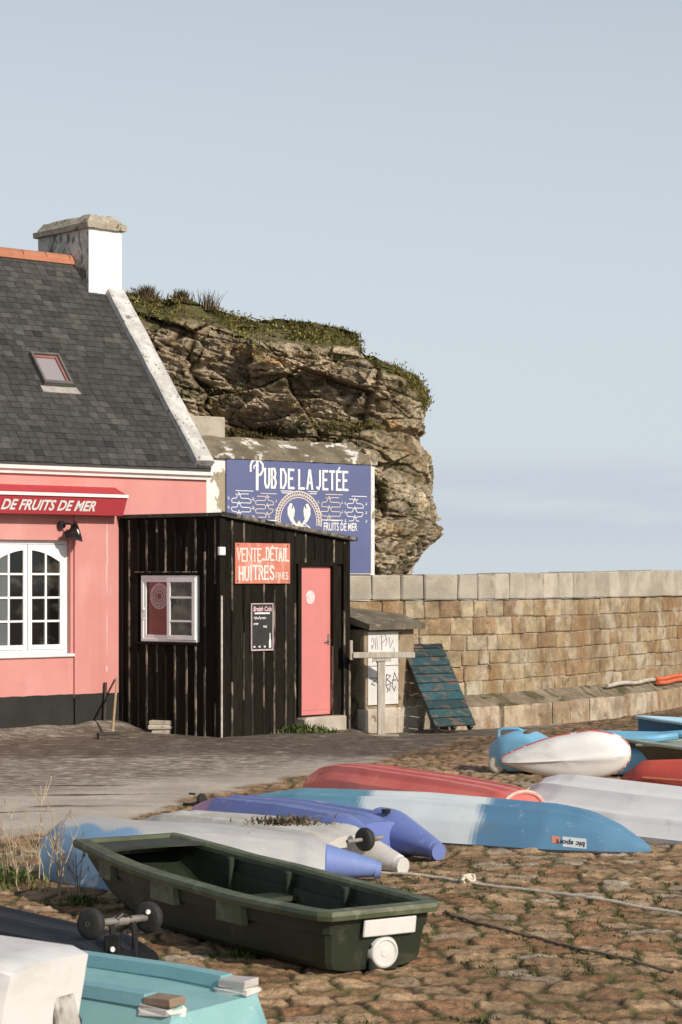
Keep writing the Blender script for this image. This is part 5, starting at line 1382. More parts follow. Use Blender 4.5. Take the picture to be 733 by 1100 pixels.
for sg in (-1, 1):
    seq = [i/40 for i in range(41)]
    for s in (seq if sg < 0 else seq[::-1]):
        pth.append((s*ax.L, sg*1.035*ip(s, (0, .05, .2, .5, .8, .92, .975, 1), (.06, .18, .33, .37, .31, .19, .09, .025)), .008))
b_.tube(pth, .014, 6, closed=True); b_.build('gunwale_seam', M('seam_black', (.03, .03, .035), (.05, .05, .055), 8, .6), k1)
# logo laid on the near flank
from mathutils.bvhtree import BVHTree
def on_hull(ho, mb, pts, faces, col, ax, org, dx, dz, lift=.003):
    bvh = BVHTree.FromPolygons([ho.matrix_local @ v.co for v in ho.data.vertices], [list(p.vertices) for p in ho.data.polygons])
    inv = mat_of(ho.parent).inverted(); ez = V((0, 0, HC)); vs = []
    for a, b in pts:
        w_ = V(org)+V(dx)*a+V(dz)*b
        nrm = V(dx).cross(V(dz)).normalized()
        if nrm.y > 0: nrm = -nrm
        o = inv @ (w_+nrm*1.5); d = (inv.to_3x3() @ (-nrm)).normalized()
        hit = bvh.ray_cast(o, d)
        vs.append(hit[0]-d*lift if hit[0] is not None else o-d*(-1.5*-1))
    M0 = mb.M; mb.M = I4; mb.add(vs, faces, 0, col); mb.M = M0
lg = mbt(k1)
Yl = 16.75
P0 = px(594, 908.5, Yl); P1 = px(629, 910.5, Yl); DX = (P1-P0); DZ = V((0, 0, .075))
def rect(nx=8): 
    p = [(i/nx, j) for j in (0, 1) for i in range(nx+1)]; return p, [[i, i+1, nx+2+i, nx+1+i] for i in range(nx)]
p, f = rect(); on_hull(k1h, lg, [(.30+a*.70, b) for a, b in p], f, (.62, .66, .70), ax, P0, DX, DZ, .003)
p, f = rect(4); on_hull(k1h, lg, [(-.02+a*.24, .25+b*.7) for a, b in p], f, (.62, .25, .16), ax, P0, DX, DZ, .003)
vs, fs = text_mesh('bic sport', bold=.02, shear=.15)
a0, a1 = min(v[0] for v in vs), max(v[0] for v in vs); b0, b1 = min(v[1] for v in vs), max(v[1] for v in vs)
on_hull(k1h, lg, [(.10+.86*(1-(a-a0)/(a1-a0)), .15+.68*(1-(b-b0)/(b1-b0))) for a, b in vs], fs, (.03, .035, .05), ax, P0, DX, DZ, .006)
lg.build('logo', M('logo_print', (1, 1, 1), (.9, .9, .9), 30, .5, attr=True), k1, recalc=False)

# --- red canoe behind it
ax = Axis((1.54, 18.52), (-.37, 20.62))
rk = boat('kayak', 'red kayak lying keel up, its blunt stern cut square', 'kayak', ax)
b_ = mba(rk, ax)
up_hull(b_, ax.L, ((0, .27), (.03, .30), (.3, .36), (.6, .35), (.8, .26), (.93, .13), (1, .02)), ((0, .26), (.04, .285), (.3, .33), (.66, .365), (.78, .36), (.87, .32), (.94, .24), (.98, .15), (1, .06)),
        (), 80, 81, 3.0, .02, prof=((0, 1.04), (.14, 1.02), (.20, .90), (.36, .88), (.43, 1.02), (.58, 1.0), (.66, .84), (.72, .80), (.90, .66), (.97, .40), (1, 0)))
rkh = b_.build('hull', plastic('sun_faded_red', (.68, .17, .14), (.60, .13, .11), .28, (dirt, ((.72, .30, .27), 4, .60, .72, (1, 1, 1), .5))), rk)
b_ = mba(rk, ax)
rim = [(-.004, .28*math.cos(a)*1.0, .05+.24*abs(math.sin(a))**.7) for a in np.linspace(math.pi, 0, 15)]
b_.tube(rim, .018, 6); b_.build('stern_edge', M('pale_red_edge', (.70, .45, .36), (.62, .32, .27), 9, .6), rk)

# --- tri-hulled sit-on-tops, keel up, with stub cones at the stern
def coned(name, label, ax, bs, hs, ridges, mat, cones, colf=None, group=None, expo=2.6, curve=None, prof=None):
    T = boat(name, label, 'kayak', ax, group); b_ = mba(T, ax)
    up_hull(b_, ax.L, bs, hs, (), 64, 65, expo, .02, 0, colf, curve, prof=prof or ((0, 1.05), (.10, 1.03), (.16, .97), (.40, .95), (.47, 1.02), (.60, 1.0), (.68, .88), (.84, .62), (.95, .25), (1, 0)))
    for (y, z, r, ln, dy, c) in cones:
        rr_ = []
        for i in range(9):
            t = i/8; x = .30-t*(ln+.30); rad = r*(1-.60*max(0, (t-.25)/.75)); zc = z-(z-.075)*max(0, t-.1)**1.2
            rr_.append([(x, y+dy*t+rad*math.cos(a)*1.0, max(.0, zc+rad*math.sin(a))) for a in np.linspace(0, 2*math.pi, 20, endpoint=False)])
        b_.loft(rr_, True, (True, True), 0, c)
        x = -ln; b_.cyl((x+.01, y+dy, .075), (x-.035, y+dy, .072), r*.42, r*.38, 16, 0, c)
    return T, b_.build('hull', mat, T)
blu = plastic('violet_blue_plastic', (1, 1, 1), (.88, .9, .95), .32, (dirt, ((.45, .50, .72), 4, .62, .74, (1, 1, 1), .5)))
B1 = (.155, .205, .47)
ax = Axis((.30, 16.40), (-1.28, 18.7))
pb_, pbh = coned('kayak', 'violet blue sit on top kayak keel up with two stub cones at the stern', ax,
    ((0, .30), (.05, .35), (.4, .38), (.75, .33), (.92, .18), (1, .03)), ((0, .25), (.06, .29), (.4, .30), (.75, .27), (.92, .17), (1, .06)),
    ((.55, .16, .05, 0, .95), (-.55, .16, .05, 0, .95), (0, .16, .035, 0, 1), (.28, .08, -.02, .0, .9), (-.28, .08, -.02, 0, .9)), blu,
    ((-.215, .175, .17, .38, -.02, B1), (.215, .165, .165, .36, .0, B1)), lambda s, j: B1)
b_ = mba(pb_, ax); b_.cyl((.10, -.12, .318), (.10, -.12, .352), .032, .036, 14); b_.build('drain_plug', black_iron, pb_)
ax2 = Axis((.05, 15.62), (-1.68, 17.35))
CR = (.56, .54, .50)
w_, wh_ = coned('kayak', 'cream sit on top kayak keel up, a dark wheel in its stern', ax2,
    ((0, .28), (.05, .33), (.4, .36), (.75, .31), (.92, .18), (1, .03)), ((0, .25), (.06, .28), (.4, .30), (.75, .28), (.92, .19), (1, .07)),
    ((.55, .16, .04, 0, .95), (-.55, .16, .04, 0, .95), (0, .14, .02, 0, 1)), plastic('chalky_cream_plastic', (1, 1, 1), (.86, .84, .80), .6, (dirt, ((.20, .22, .38), 26, .655, .69, (1, 1, 1), .55), ((.80, .79, .78), 3, .52, .66, (1, 1, 1), .6))),
    ((-.16, .165, .165, .36, .0, CR), (.19, .15, .14, .26, .0, CR)), lambda s, j: CR)
tyre = M('black_rubber', (.016, .015, .014), (.03, .028, .025), 12, .75, .2, 60)
hubm = M('grey_hub', (.30, .28, .25), (.20, .18, .16), 10, .6)
def wheel(T, cen, axis, r, wid, par=None, rim_mat=None):
    q = V(axis).normalized().to_track_quat('X', 'Z').to_matrix().to_4x4(); Mx = mat_of(T).inverted() @ Matrix.Translation(V(cen)) @ q
    wb_ = MB(Mx); h = wid/2; k = min(h*.8, r*.35)
    wb_.lathe([(r*.55, -h), (r-k, -h), (r-k*.3, -h*.75), (r, -h*.3), (r, h*.3), (r-k*.3, h*.75), (r-k, h), (r*.55, h)], 28)
    wo_ = wb_.build('wheel', tyre, T if par is None else par)
    hb_ = MB(Mx); hb_.lathe([(0, -h*.9), (r*.16, -h*1.05), (r*.2, -h*.6), (r*.5, -h*.45), (r*.56, -h*.85), (r*.56, h*.85), (r*.5, h*.45), (r*.2, h*.6), (r*.16, h*1.05), (0, h*.9)], 24)
    for i in range(5):
        a = 2*math.pi*i/5
        for sg in (-1, 1): hb_.box((sg*h*.5-.006, -r*.05, r*.18), (sg*h*.5+.006, r*.05, r*.52), .002, M=Matrix.Rotation(a, 4, 'X'))
    hb_.build('hub', rim_mat or hubm, wo_); return wo_
axd = (ax2.M.to_3x3() @ V((0, 1, 0)))
wc = ax2.M @ V((-.15, -.02, .255)); wheel(w_, wc, axd, .085, .07)
b_ = mba(w_, ax2); b_.cyl((-.15, -.20, .255), (-.15, .16, .255), .014); b_.build('axle', hubm, w_)
GB_ = (.13, .20, .50)
ax3 = Axis((-.10, 14.95), (-2.10, 15.0))
def gcol(s, j):
    # weathered grey along the top, the paint still blue on the flanks and at the bow
    k = -1+2*(j-1.5)/64; S_ = lambda x, a, b: float(sst(np.array(x), a, b))
    g_ = (.47, .46, .45); bl_ = (.20, .34, .50) if s > .5 else GB_
    f = 1-S_(k+.08*math.sin(s*40), .30, .42)*S_(s, .58, .66); f *= 1-S_(abs(k), .90, .94)
    return tuple(bl_[i]*(1-f)+g_[i]*f for i in range(3))
gk, gkh = coned('kayak', 'weathered grey blue kayak keel up behind the dark green boat', ax3,
    ((0, .34), (.05, .42), (.3, .54), (.62, .56), (.85, .40), (1, .16)), ((0, .25), (.06, .31), (.4, .38), (.8, .405), (.93, .38), (1, .26)),
    ((.5, .2, .02, 0, .95), (-.5, .2, .02, 0, .95)), plastic('chalked_blue_plastic', (1, 1, 1), (.86, .87, .9), .62, (dirt, ((.72, .72, .72), 4.5, .60, .68, (1, 1, 1), .65), ((.34, .16, .24), 1.2, .66, .74, (1, 2, 1), .5), ((.05, .06, .09), 14, .66, .70, (1, 1, 1), .5))),
    ((-.17, .15, .15, .34, .0, (.17, .24, .50)),), gcol, curve=lambda s: -.34*float(sst(np.array(s), .58, 1.0)), prof=((0, 1.03), (.25, 1.0), (.45, .93), (.70, .74), (.88, .48), (.95, .25), (1, 0)))
# dry seaweed heaped in the wheel recess
r_ = random.Random(12); g = MB(); c0 = gkh.matrix_world @ V((.16, -.02, .3)); c0 = ax3.M @ V((.30, -.20, .31))
for _ in range(420):
    a = V((r_.gauss(0, .13), r_.gauss(0, .045), abs(r_.gauss(0, .022))))
    p = ax3.M @ (V((.27, -.12, .385))+a); q = r_.uniform(.4, 1.6)
    g.blade(p, r_.uniform(.02, .07), r_.uniform(.008, .02), r_.uniform(0, 6.28), r_.uniform(.8, 2.2), (q, q*.95, q*.85), seg=2)
tag(g.build('seaweed', M('dry_seaweed', (.10, .08, .05), (.20, .17, .12), 8, .85, attr=True), recalc=False, loc=ax3.M @ V((.27, -.12, .37))), 'dry seaweed heaped on the stern of the weathered grey kayak', 'seaweed', kind='stuff')

# --- small trolley wheel left lying at the violet kayak's far end
tp = gp(217, 867); tz = gz(tp.x, tp.y)
tr = thing('launching_trolley', 'little launching trolley with a single wheel on the asphalt by the violet kayak', 'trolley', (tp.x, tp.y, tz))
wheel(tr, (tp.x, tp.y, tz+.062), (.9, -.5, .05), .062, .05)
b_ = mbt(tr); b_.tube([(tp.x-.17, tp.y-.02, tz+.03), (tp.x-.09, tp.y-.03, tz+.025), (tp.x+.02, tp.y-.02, tz+.06), (tp.x+.12, tp.y+.0, tz+.05)], .013, 8); b_.tube([(tp.x-.12, tp.y+.02, tz+.12), (tp.x-.06, tp.y+.02, tz+.115)], .01, 6); b_.build('frame', black_iron, tr)

# --- white hull, keel up, on the right, with a small white dinghy tipped over it
ax = Axis((1.82, 19.36), (4.09, 16.55))
wk = boat('dinghy', 'large white moulded hull lying keel up, square stern touching the red kayak', 'boat', ax)
b_ = mba(wk, ax)
up_hull(b_, ax.L, ((0, .36), (.04, .48), (.14, .62), (.4, .74), (.8, .64), (1, .34)), ((0, .27), (.05, .30), (.5, .285), (.8, .28), (1, .18)),
        ((0, .09, .03, 0, 1), (.45, .07, .022, 0, 1), (-.45, .07, .022, 0, 1), (.78, .05, .02, 0, 1), (-.78, .05, .02, 0, 1)), 60, 65, 1.75, .04, prof=((0, 1.08), (.06, 1.06), (.12, .98), (.40, .86), (.45, .90), (.50, .80), (.78, .42), (.81, .45), (.85, .34), (1, 0)))
b_.build('hull', plastic('white_moulding', (.86, .85, .835), (.80, .79, .77), .28, (((.50, .46, .40), 4, .63, .76, (1, 1, 1), .5), ((.40, .34, .26), 12, .70, .74, (1, 1, 1), .6)), grain=.03), wk)
b_ = mba(wk, ax)
b_.tube([(-.004, .345*math.cos(a), .03+.26*abs(math.sin(a))**.8) for a in np.linspace(math.pi, 0, 17)], .012, 6); b_.build('stern_edge', M('yellowed_edge', (.62, .55, .42), (.55, .46, .33), 8, .6), wk)
cen = px(607, 816, 20.75)
wd = thing('dinghy', 'small white dinghy tipped on edge with a chipped red gunwale', 'boat', (cen.x, cen.y, 0), 0)
b_ = mbt(wd); rings = []
# bottom bulging towards the slip; plane of the gunwale leaning back
lean = R(-9); ex_ = V((.985, -.17, 0)); eu = V((.17*math.sin(lean), .985*math.sin(lean), math.cos(lean))); en = ex_.cross(eu).normalized()
if en.y > 0: en = -en
def dpt(a, k, bulge):
    ca, sa = math.cos(a), math.sin(a)
    x = .615*math.copysign(abs(ca)**.85, ca)*k; y = (.25*math.copysign(abs(sa)**.8, sa)+.0)*k*(1-.50*max(0, .35-ca)**1.1)
    return cen+V((0, 0, .03))+ex_*x+eu*(y+.045*ca*k)+en*bulge
NA = 56
for k, bu in ((1.0, -.0), (.99, .03), (.95, .07), (.86, .105), (.70, .13), (.45, .145), (.2, .15), (.02, .152)):
    rings.append([dpt(2*math.pi*i/NA, k, bu+.02*math.exp(-(math.sin(2*math.pi*i/NA)*k/.10)**2)*(k < .96)) for i in range(NA)])
b_.loft(rings, True, (False, True)); b_.loft([rings[0], [p-(p-cen)*.04 for p in rings[0]], [cen+(p-cen)*.6+en*.12 for p in rings[0]]], True, (False, True))
b_.build('hull', plastic('white_gelcoat', (.76, .75, .73), (.70, .69, .67), .4, (((.52, .48, .42), 3, .62, .78, (1, 1, 1), .45),), grain=.03), wd)
b_ = mbt(wd); b_.tube(rings[0], .011, 8, closed=True, col=(1, 1, 1))
b_.build('gunwale', M('chipped_red_trim', (.50, .12, .10), (.42, .10, .08), 9, .6, stains=(((.70, .62, .58), 9, .52, .58), ((.04, .035, .03), 4, .60, .66))), wd)

# --- pale blue sit-on kayak, deck up, behind the tipped dinghy
ax = Axis((1.63, 23.6), (3.75, 22.9))
bk_ = boat('kayak', 'light blue sit on top kayak, deck up, with wheel and carry handle', 'kayak', ax)
b_ = mba(bk_, ax); rings = []
for i in range(40):
    s = i/39; b = ip(s, (0, .03, .08, .3, .7, .9, 1), (.10, .17, .24, .34, .35, .2, .03)); zt = ip(s, (0, .04, .12, .20, .25, .33, .6, .85, 1), (.30, .39, .46, .46, .40, .32, .30, .36, .40)); zb2 = ip(s, (0, .1, .9, 1), (.12, .02, .02, .2))
    ring = []
    for j in range(24):
        a = 2*math.pi*j/24; c, s_ = math.cos(a), math.sin(a)
        ring.append((s*ax.L, b*math.copysign(abs(c)**.45, c), (zt+zb2)/2+(zt-zb2)/2*math.copysign(abs(s_)**.5, s_)))
    rings.append(ring)
b_.loft(rings); lbm = plastic('light_blue_plastic', (.20, .46, .66), (.17, .41, .60), .4, (dirt,))
b_.build('hull', lbm, bk_)
b_ = mba(bk_, ax); b_.tube([(.08, 0, .38), (.085, 0, .455), (.13, 0, .475), (.30, 0, .475), (.35, 0, .455), (.36, 0, .40)], .016, 8); b_.build('handle', lbm, bk_)
b_ = mba(bk_, ax)
for y in (-.27, .27): b_.tube([(x, y*ip(x/ax.L, (.2, .3, .8, .9), (.6, 1, 1, .6)), ip(x/ax.L, (.2, .3, .8, .95), (.43, .42, .42, .46))) for x in np.linspace(.98, ax.L*.92, 14)], .04, 8)
b_.build('side_rail', lbm, bk_)
b_ = mba(bk_, ax); b_.box((.42, -.24, .30), (.95, .24, .375), .03); b_.box((.40, -.22, .36), (.47, .22, .47), .02); b_.build('seat', M('brown_seat', (.10, .06, .045), (.15, .09, .07), 6, .8), bk_)
ww_ = ax.M @ V((.10, -.13, .10)); wheel(bk_, ww_, ax.M.to_3x3() @ V((0, 1, 0)), .10, .11, None, hubm)
# its wheel is off white nylon
for o in bk_.children:
    if o.name.startswith('wheel'): o.data.materials[0] = M('nylon_wheel', (.52, .50, .42), (.42, .40, .33), 9, .6)

# --- red hull and the olive boat beyond, running out of the picture
ax = Axis((2.72, 21.15), (5.35, 19.9))
rr2 = boat('canoe', 'red hull partly hidden between the white dinghy and olive boat', 'boat', ax)
b_ = mba(rr2, ax)
up_hull(b_, ax.L, ((0, .04), (.06, .18), (.3, .38), (.7, .38), (1, .1)), ((0, .10), (.08, .27), (.4, .33), (.8, .32), (1, .12)), ((0, .08, .02, 0, 1), (.5, .08, .02, 0, 1), (-.5, .08, .02, 0, 1)), 40, 31, 3.4, .03)
b_.build('hull', plastic('red_gelcoat', (.60, .10, .07), (.54, .085, .06), .4, (dirt, ((.02, .018, .016), 3.2, .70, .73))), rr2)
b_ = mba(rr2, ax); b_.tube([(s*ax.L, -ip(s, (0, .06, .3, .7, 1), (.04, .18, .38, .38, .1))*1.04, .17) for s in np.linspace(.1, 1, 14)], .016, 6); b_.build('rubbing_strip', M('pale_orange_strip', (.62, .22, .14), (.56, .18, .12), 6, .6), rr2)

def open_hull(T, ax, L, b0, zsh, zk, flare=.75, n=34, thick=.03, floor=.06, mo=None, mi_=None, transom=True, expo=2.4, rim=.025, m=17, rim_mat=None, names=('hull', 'interior', 'gunwale')):
    """hull the right way up: half beam pairs b0, sheer pairs zsh, keel pairs zk"""
    S = [i/(n-1) for i in range(n)]
    def ring(s, ins):
        b = max(ip(s, *zip(*b0))-ins, .004); zt = ip(s, *zip(*zsh)); z0_ = ip(s, *zip(*zk))+(floor if ins else 0); out = []
        for j in range(m):
            k = -1+2*j/(m-1); kk = math.copysign(abs(k)**.75, k)
            f = abs(kk)**expo; z = z0_+(zt-z0_)*f
            bb = b*(flare+(1-flare)*((z-z0_)/max(zt-z0_, .01)))*kk/1.0
            if abs(kk) > .999: bb = math.copysign(b, kk)
            out.append((s*L, bb, z))
        return out
    o_ = mba(T, ax); RO = [ring(s, 0) for s in S]; o_.loft(RO, False, (False, False)); 
    if transom: o_.add(RO[0], [list(range(m))]); o_.add(RO[-1], [list(range(m))])
    ho = o_.build(names[0], mo, T)
    i_ = mba(T, ax); RI = [ring(.012+s*.976, thick) for s in S]; i_.loft(RI, False, (False, False)); i_.add(RI[0], [list(range(m))]); i_.add(RI[-1], [list(range(m))]); i_.build(names[1], mi_ or mo, T)
    g_ = mba(T, ax); path = [r[0] for r in RO]+[r[-1] for r in RO[::-1]]
    g_.sweep(path, [(-rim, -.012), (rim*1.3, -.012), (rim*1.3, .012), (rim*.6, .02), (-rim*.9, .018)], closed=True); g_.build(names[2], rim_mat or mo, T)
    return ho
ax = Axis((2.98, 23.05), (6.0, 21.6))
og = boat('rowing_boat', 'olive grey open boat beside the red hull', 'boat', ax)
open_hull(og, ax, ax.L, ((0, .05), (.1, .28), (.4, .60), (1, .62)), ((0, .40), (.3, .34), (1, .34)), ((0, .22), (.12, .05), (1, .02)), mo=plastic('olive_paint', (.15, .125, .075), (.12, .10, .06), .6, (dirt,)), mi_=plastic('olive_inside', (.22, .24, .19), (.17, .19, .15), .6), rim_mat=plastic('pale_green_rim', (.34, .37, .30), (.28, .31, .25), .55), rim=.05)
b_ = mba(og, ax); b_.box((.25, -.34, .345), (.9, .34, .37), .006); b_.build('foredeck', plastic('pale_green_deck', (.33, .36, .30), (.27, .30, .25), .55, (dirt,)), og)
ax = Axis((3.70, 27.1), (6.9, 25.6))
fb_ = boat('rowing_boat', 'pale blue open boat with a darker blue hull and sharp bow', 'boat', ax)
open_hull(fb_, ax, ax.L, ((0, .02), (.08, .20), (.3, .52), (.6, .64), (1, .60)), ((0, .36), (.3, .29), (1, .27)), ((0, .10), (.1, .01), (1, .01)), flare=.6, mo=plastic('blue_hull_paint', (.06, .19, .36), (.05, .165, .32), .45, (dirt,)), mi_=plastic('pale_blue_inside', (.32, .52, .62), (.28, .47, .57), .55), rim_mat=plastic('pale_blue_rim', (.36, .55, .65), (.30, .48, .58), .5), rim=.03, floor=.10)
b_ = mba(fb_, ax)
for s in (.32, .62): b_.box((s*ax.L-.11, -.5, .20), (s*ax.L+.11, .5, .232), .006)
b_.build('thwart', plastic('pale_blue_thwart', (.34, .54, .64), (.30, .48, .58), .55), fb_)

# ------------------------------------------------------------------ the dark green pram in front
ax = Axis((.21, 11.62), (-1.38, 14.12), z=gz(-.4, 12.7))
gb_ = boat('pram_dinghy', 'dark green plastic pram dinghy with white number plate on its transom', 'boat', ax)
L = ax.L
gb = ((0, .335), (.06, .37), (.25, .42), (.55, .43), (.8, .39), (1, .325)); gs = ((0, .335), (.3, .335), (.7, .36), (1, .41)); gkz = ((0, .012), (.6, .0), (.75, .03), (.88, .12), (1, .30))
grn = plastic('dark_green_plastic', (.015, .021, .011), (.021, .029, .015), .5, (((.10, .10, .065), 3.4, .57, .72, (1, 1, 1), .5), ((.20, .21, .15), 11, .68, .74, (1, 1, 1), .5)), grain=.08)
grn_rim = plastic('scuffed_green_rim', (.105, .12, .062), (.055, .068, .034), .55, (((.19, .19, .13), 8, .56, .66, (1, 1, 1), .6),), grain=.12)
n = 48; prof_k = [(-1.0, 1.0), (-.985, .80), (-.975, .66), (-.93, .645), (-.905, .40), (-.88, .16), (-.82, .06), (-.60, .01), (-.2, 0)]
prof_k = prof_k+[(-a, b) for a, b in prof_k[::-1]]
def gring(s, ins=0.0, fl=0.0):
    b = ip(s, *zip(*gb)); zt = ip(s, *zip(*gs)); z0_ = ip(s, *zip(*gkz))+fl; out = []
    tx_ = s*L
    for k, h in prof_k:
        kk = k*(1-ins/b); z = z0_+(zt-z0_)*h
        x = tx_
        if s < .04: x = tx_+.07*(1-h)*(1-s/.04)        # transom slopes in towards the keel
        out.append((x, b*kk*(1-.0*h), z))
    return out
SS = [0, .012, .03]+[.03+.97*i/(n-1) for i in range(1, n)]
b_ = mba(gb_, ax); RO = [gring(s) for s in SS]
# round the plan corners at the transom
RO[0] = [(p[0], p[1]*.93, p[2]) for p in RO[0]]
b_.loft(RO, False, (False, False)); b_.add(RO[0], [list(range(len(prof_k)))]); b_.add(RO[-1], [list(range(len(prof_k)))])
b_.build('hull', grn, gb_, angle=25)
b_ = mba(gb_, ax); RI = [gring(.02+s*.962, .035, .05) for s in SS]
b_.loft(RI, False, (False, False)); b_.add(RI[0], [list(range(len(prof_k)))]); b_.add(RI[-1], [list(range(len(prof_k)))])
inn = plastic('green_inside', (.027, .036, .020), (.018, .025, .014), .5, (((.20, .22, .16), 5, .62, .72, (1, 1, 1), .5),), grain=.1)
b_.build('interior', inn, gb_, angle=25)
b_ = mba(gb_, ax)
for s in (.30, .52, .74):
    for sg in (-1, 1):
        b_ = mba(gb_, ax)
        bb = ip(s, *zip(*gb)); b_.box((s*L-.022, sg*(bb*.93-.045)-.02, .06), (s*L+.022, sg*(bb*.93-.045)+.02, ip(s, *zip(*gs))-.01), .008); b_.build('inner_rib', inn, gb_)
b_ = mba(gb_, ax); b_.box((.52*L-.10, -.36, .17), (.52*L+.10, .36, .205), .008); b_.build('thwart', inn, gb_)
b_ = mba(gb_, ax); path = [(p[0][0], p[0][1], p[0][2]) for p in RO]+[(p[-1][0], p[-1][1], p[-1][2]) for p in RO[::-1]]
# soften the bow corners
b_.sweep(path, [(-.05, -.02), (-.005, -.03), (.005, -.03), (.045, -.03), (.052, -.004), (.045, .018), (-.035, .022), (-.05, .006)], closed=True, smooth=False)
b_.build('gunwale', grn_rim, gb_)
b_ = mba(gb_, ax); bb = ip(.93, *zip(*gb))
b_.prism([(.86*L, -ip(.86, *zip(*gb))+.03), (L-.0, -.31), (L-.0, .31), (.86*L, ip(.86, *zip(*gb))-.03), (.875*L, .1), (.875*L, -.1)], ip(.93, *zip(*gs))-.005, ip(.93, *zip(*gs))+.012, 'xy')
b_.build('bow_deck', grn, gb_)
b_ = mba(gb_, ax)
for sg in (-1, 1):
    for s0_, s1_ in ((.24, .345), (.50, .615), (.80, .885)):
        ms = (s0_+s1_)/2; bb0, bb1 = ip(s0_, *zip(*gb)), ip(s1_, *zip(*gb)); zt = ip(ms, *zip(*gs))
        pts = [(s0_*L, sg*(bb0*.97)), (s1_*L, sg*(bb1*.97)), (s1_*L-.02, sg*(bb1*.97+.034)), (s0_*L+.02, sg*(bb0*.97+.034))]
        b_ = mba(gb_, ax); b_.prism(pts, zt-.145, zt-.030, 'xy'); b_.build('fender_pad', grn_rim, gb_)
b_ = mba(gb_, ax); b_.box((-.014, -.225, .195), (.004, .11, .29), .006, M=Matrix.Translation(V((.012, 0, 0))) @ Matrix.Rotation(R(-9), 4, 'Y') @ Matrix.Translation(V((.028, 0, 0))))
b_.build('number_plate', M('white_plate', (.72, .71, .69), (.64, .63, .60), 5, .5), gb_)
# dark well for the wheel, then the wheel itself
b_ = mba(gb_, ax); b_.box((.03, -.135, .0), (.062, .045, .15), .01); b_.build('wheel_well', M('well_black', (.008, .009, .007), (.012, .013, .01), 5, .8), gb_)
Mw = mat_of(gb_).inverted() @ ax.M @ Matrix.Translation(V((.058, -.045, .10))) @ Matrix.Rotation(R(-2), 4, 'Z')
b_ = MB(Mw); b_.lathe([(.0, -.04), (.022, -.04), (.026, -.036), (.062, -.036), (.070, -.044), (.08, -.04), (.093, -.018), (.094, 0), (.093, .018), (.08, .04), (.070, .044), (.062, .036), (0, .036)], 30)
b_.build('wheel', M('white_nylon', (.66, .65, .62), (.58, .57, .53), 8, .5, stains=(((.35, .30, .22), 6, .62, .72),)), gb_)

# ------------------------------------------------------------------ black boat, its wheels, the turquoise and white boats in front
ax = Axis((-1.10, 11.12), (-3.27, 12.22))
bb_ = boat('rowing_boat', 'black upturned boat lying low behind the turquoise one', 'boat', ax)
b_ = mba(bb_, ax)
up_hull(b_, ax.L, ((0, .34), (.05, .40), (.5, .50), (1, .3)), ((0, .17), (.05, .21), (.5, .33), (1, .33)), ((0, .1, .02, 0, 1), (.55, .08, .02, 0, 1), (-.55, .08, .02, 0, 1)), 40, 33, 3.4, .03)
b_.build('hull', plastic('black_hull_paint', (.005, .0055, .009), (.009, .010, .014), .55, (((.03, .028, .027), 5, .62, .74, (1, 1, 1), .5),)), bb_)
wa = px(98, 992.5, 10.95); wb2 = px(160, 985.5, 11.35)
lt = thing('launching_trolley', 'pair of black launching wheels joined by a steel axle above the black boat', 'trolley', ((wa.x+wb2.x)/2, (wa.y+wb2.y)/2, .15))
axd = wb2-wa
wheel(lt, wa, axd, .080, .06, None, M('rusty_hub', (.16, .12, .085), (.09, .07, .05), 9, .6)); wheel(lt, wb2, axd, .082, .06, None, M('rusty_hub_dark', (.14, .11, .08), (.08, .06, .045), 9, .6))
b_ = mbt(lt); b_.cyl(wa, wb2, .019, .019, 14); b_.cyl(wa.lerp(wb2, .42), wa.lerp(wb2, .60), .027, .027, 14); b_.build('axle', M('galvanised', (.42, .39, .34), (.32, .29, .25), 8, .45, metal=.6), lt)
b_ = mbt(lt); pA = wa.lerp(wb2, .34); pB = wa.lerp(wb2, .72)
for p in (pA, pB): b_.tube([p, p+V((.012, -.02, -.10)), p+V((.015, -.03, -.24))], .016, 8)
b_.box((pA.x-.03, pA.y-.05, pA.z-.24), (pA.x+.05, pA.y+.01, pA.z-.06), .006); b_.tube([pA+V((0, 0, -.01)), pA.lerp(pB, .5)+V((0, -.03, .035)), pB], .012, 8); b_.build('bracket', black_iron, lt)
b_ = mbt(lt); pC = pA+V((.012, -.06, -.13)); b_.cyl(pC, pC+V((.004, -.012, 0)), .014, .012, 12); b_.build('reflector', lettering, lt); b_ = mbt(lt); b_.cyl(wb2+V((0, -.045, .035)), wb2+V((.002, -.055, .035)), .014, .010, 10); b_.build('reflector', lettering, lt)

# turquoise boat, keel up, two skids along its bottom
ax = Axis((-.52, 9.40), (-3.12, 11.23), z=-.02)
tb = boat('rowing_boat', 'turquoise upturned boat with two skids capped in wood and metal', 'boat', ax)
tq = plastic('turquoise_paint', (.23, .44, .45), (.27, .49, .49), .5, (dirt, ((.62, .72, .72), 6, .63, .70, (1, 1, 1), .5), ((.08, .24, .32), 2.2, .58, .72, (1, 1, 1), .4)), 2.5)
b_ = mba(tb, ax); L = ax.L; rings = []
for i in range(30):
    s = i/29; b = ip(s, (0, .5, 1), (.34, .47, .40)); h = ip(s, (0, .15, .6, 1), (.30, .315, .30, .24))
    e = .03*max(0, 1-s/.02)
    rings.append([(s*L-.0, -b*1.06, .0), (s*L, -b*1.04, .10), (s*L+e, -b*.90, h*.80), (s*L+e, -b*.84, h-.005), (s*L+e, -b*.66, h+.006), (s*L+e, -b*.60, h-.03), (s*L+e, b*.60, h-.03), (s*L+e, b*.66, h+.006), (s*L+e, b*.84, h-.005), (s*L+e, b*.90, h*.80), (s*L, b*1.04, .10), (s*L, b*1.06, 0)])
b_.loft(rings, True, (True, True), smooth=False); b_.build('hull', tq, tb)
b_ = mba(tb, ax)
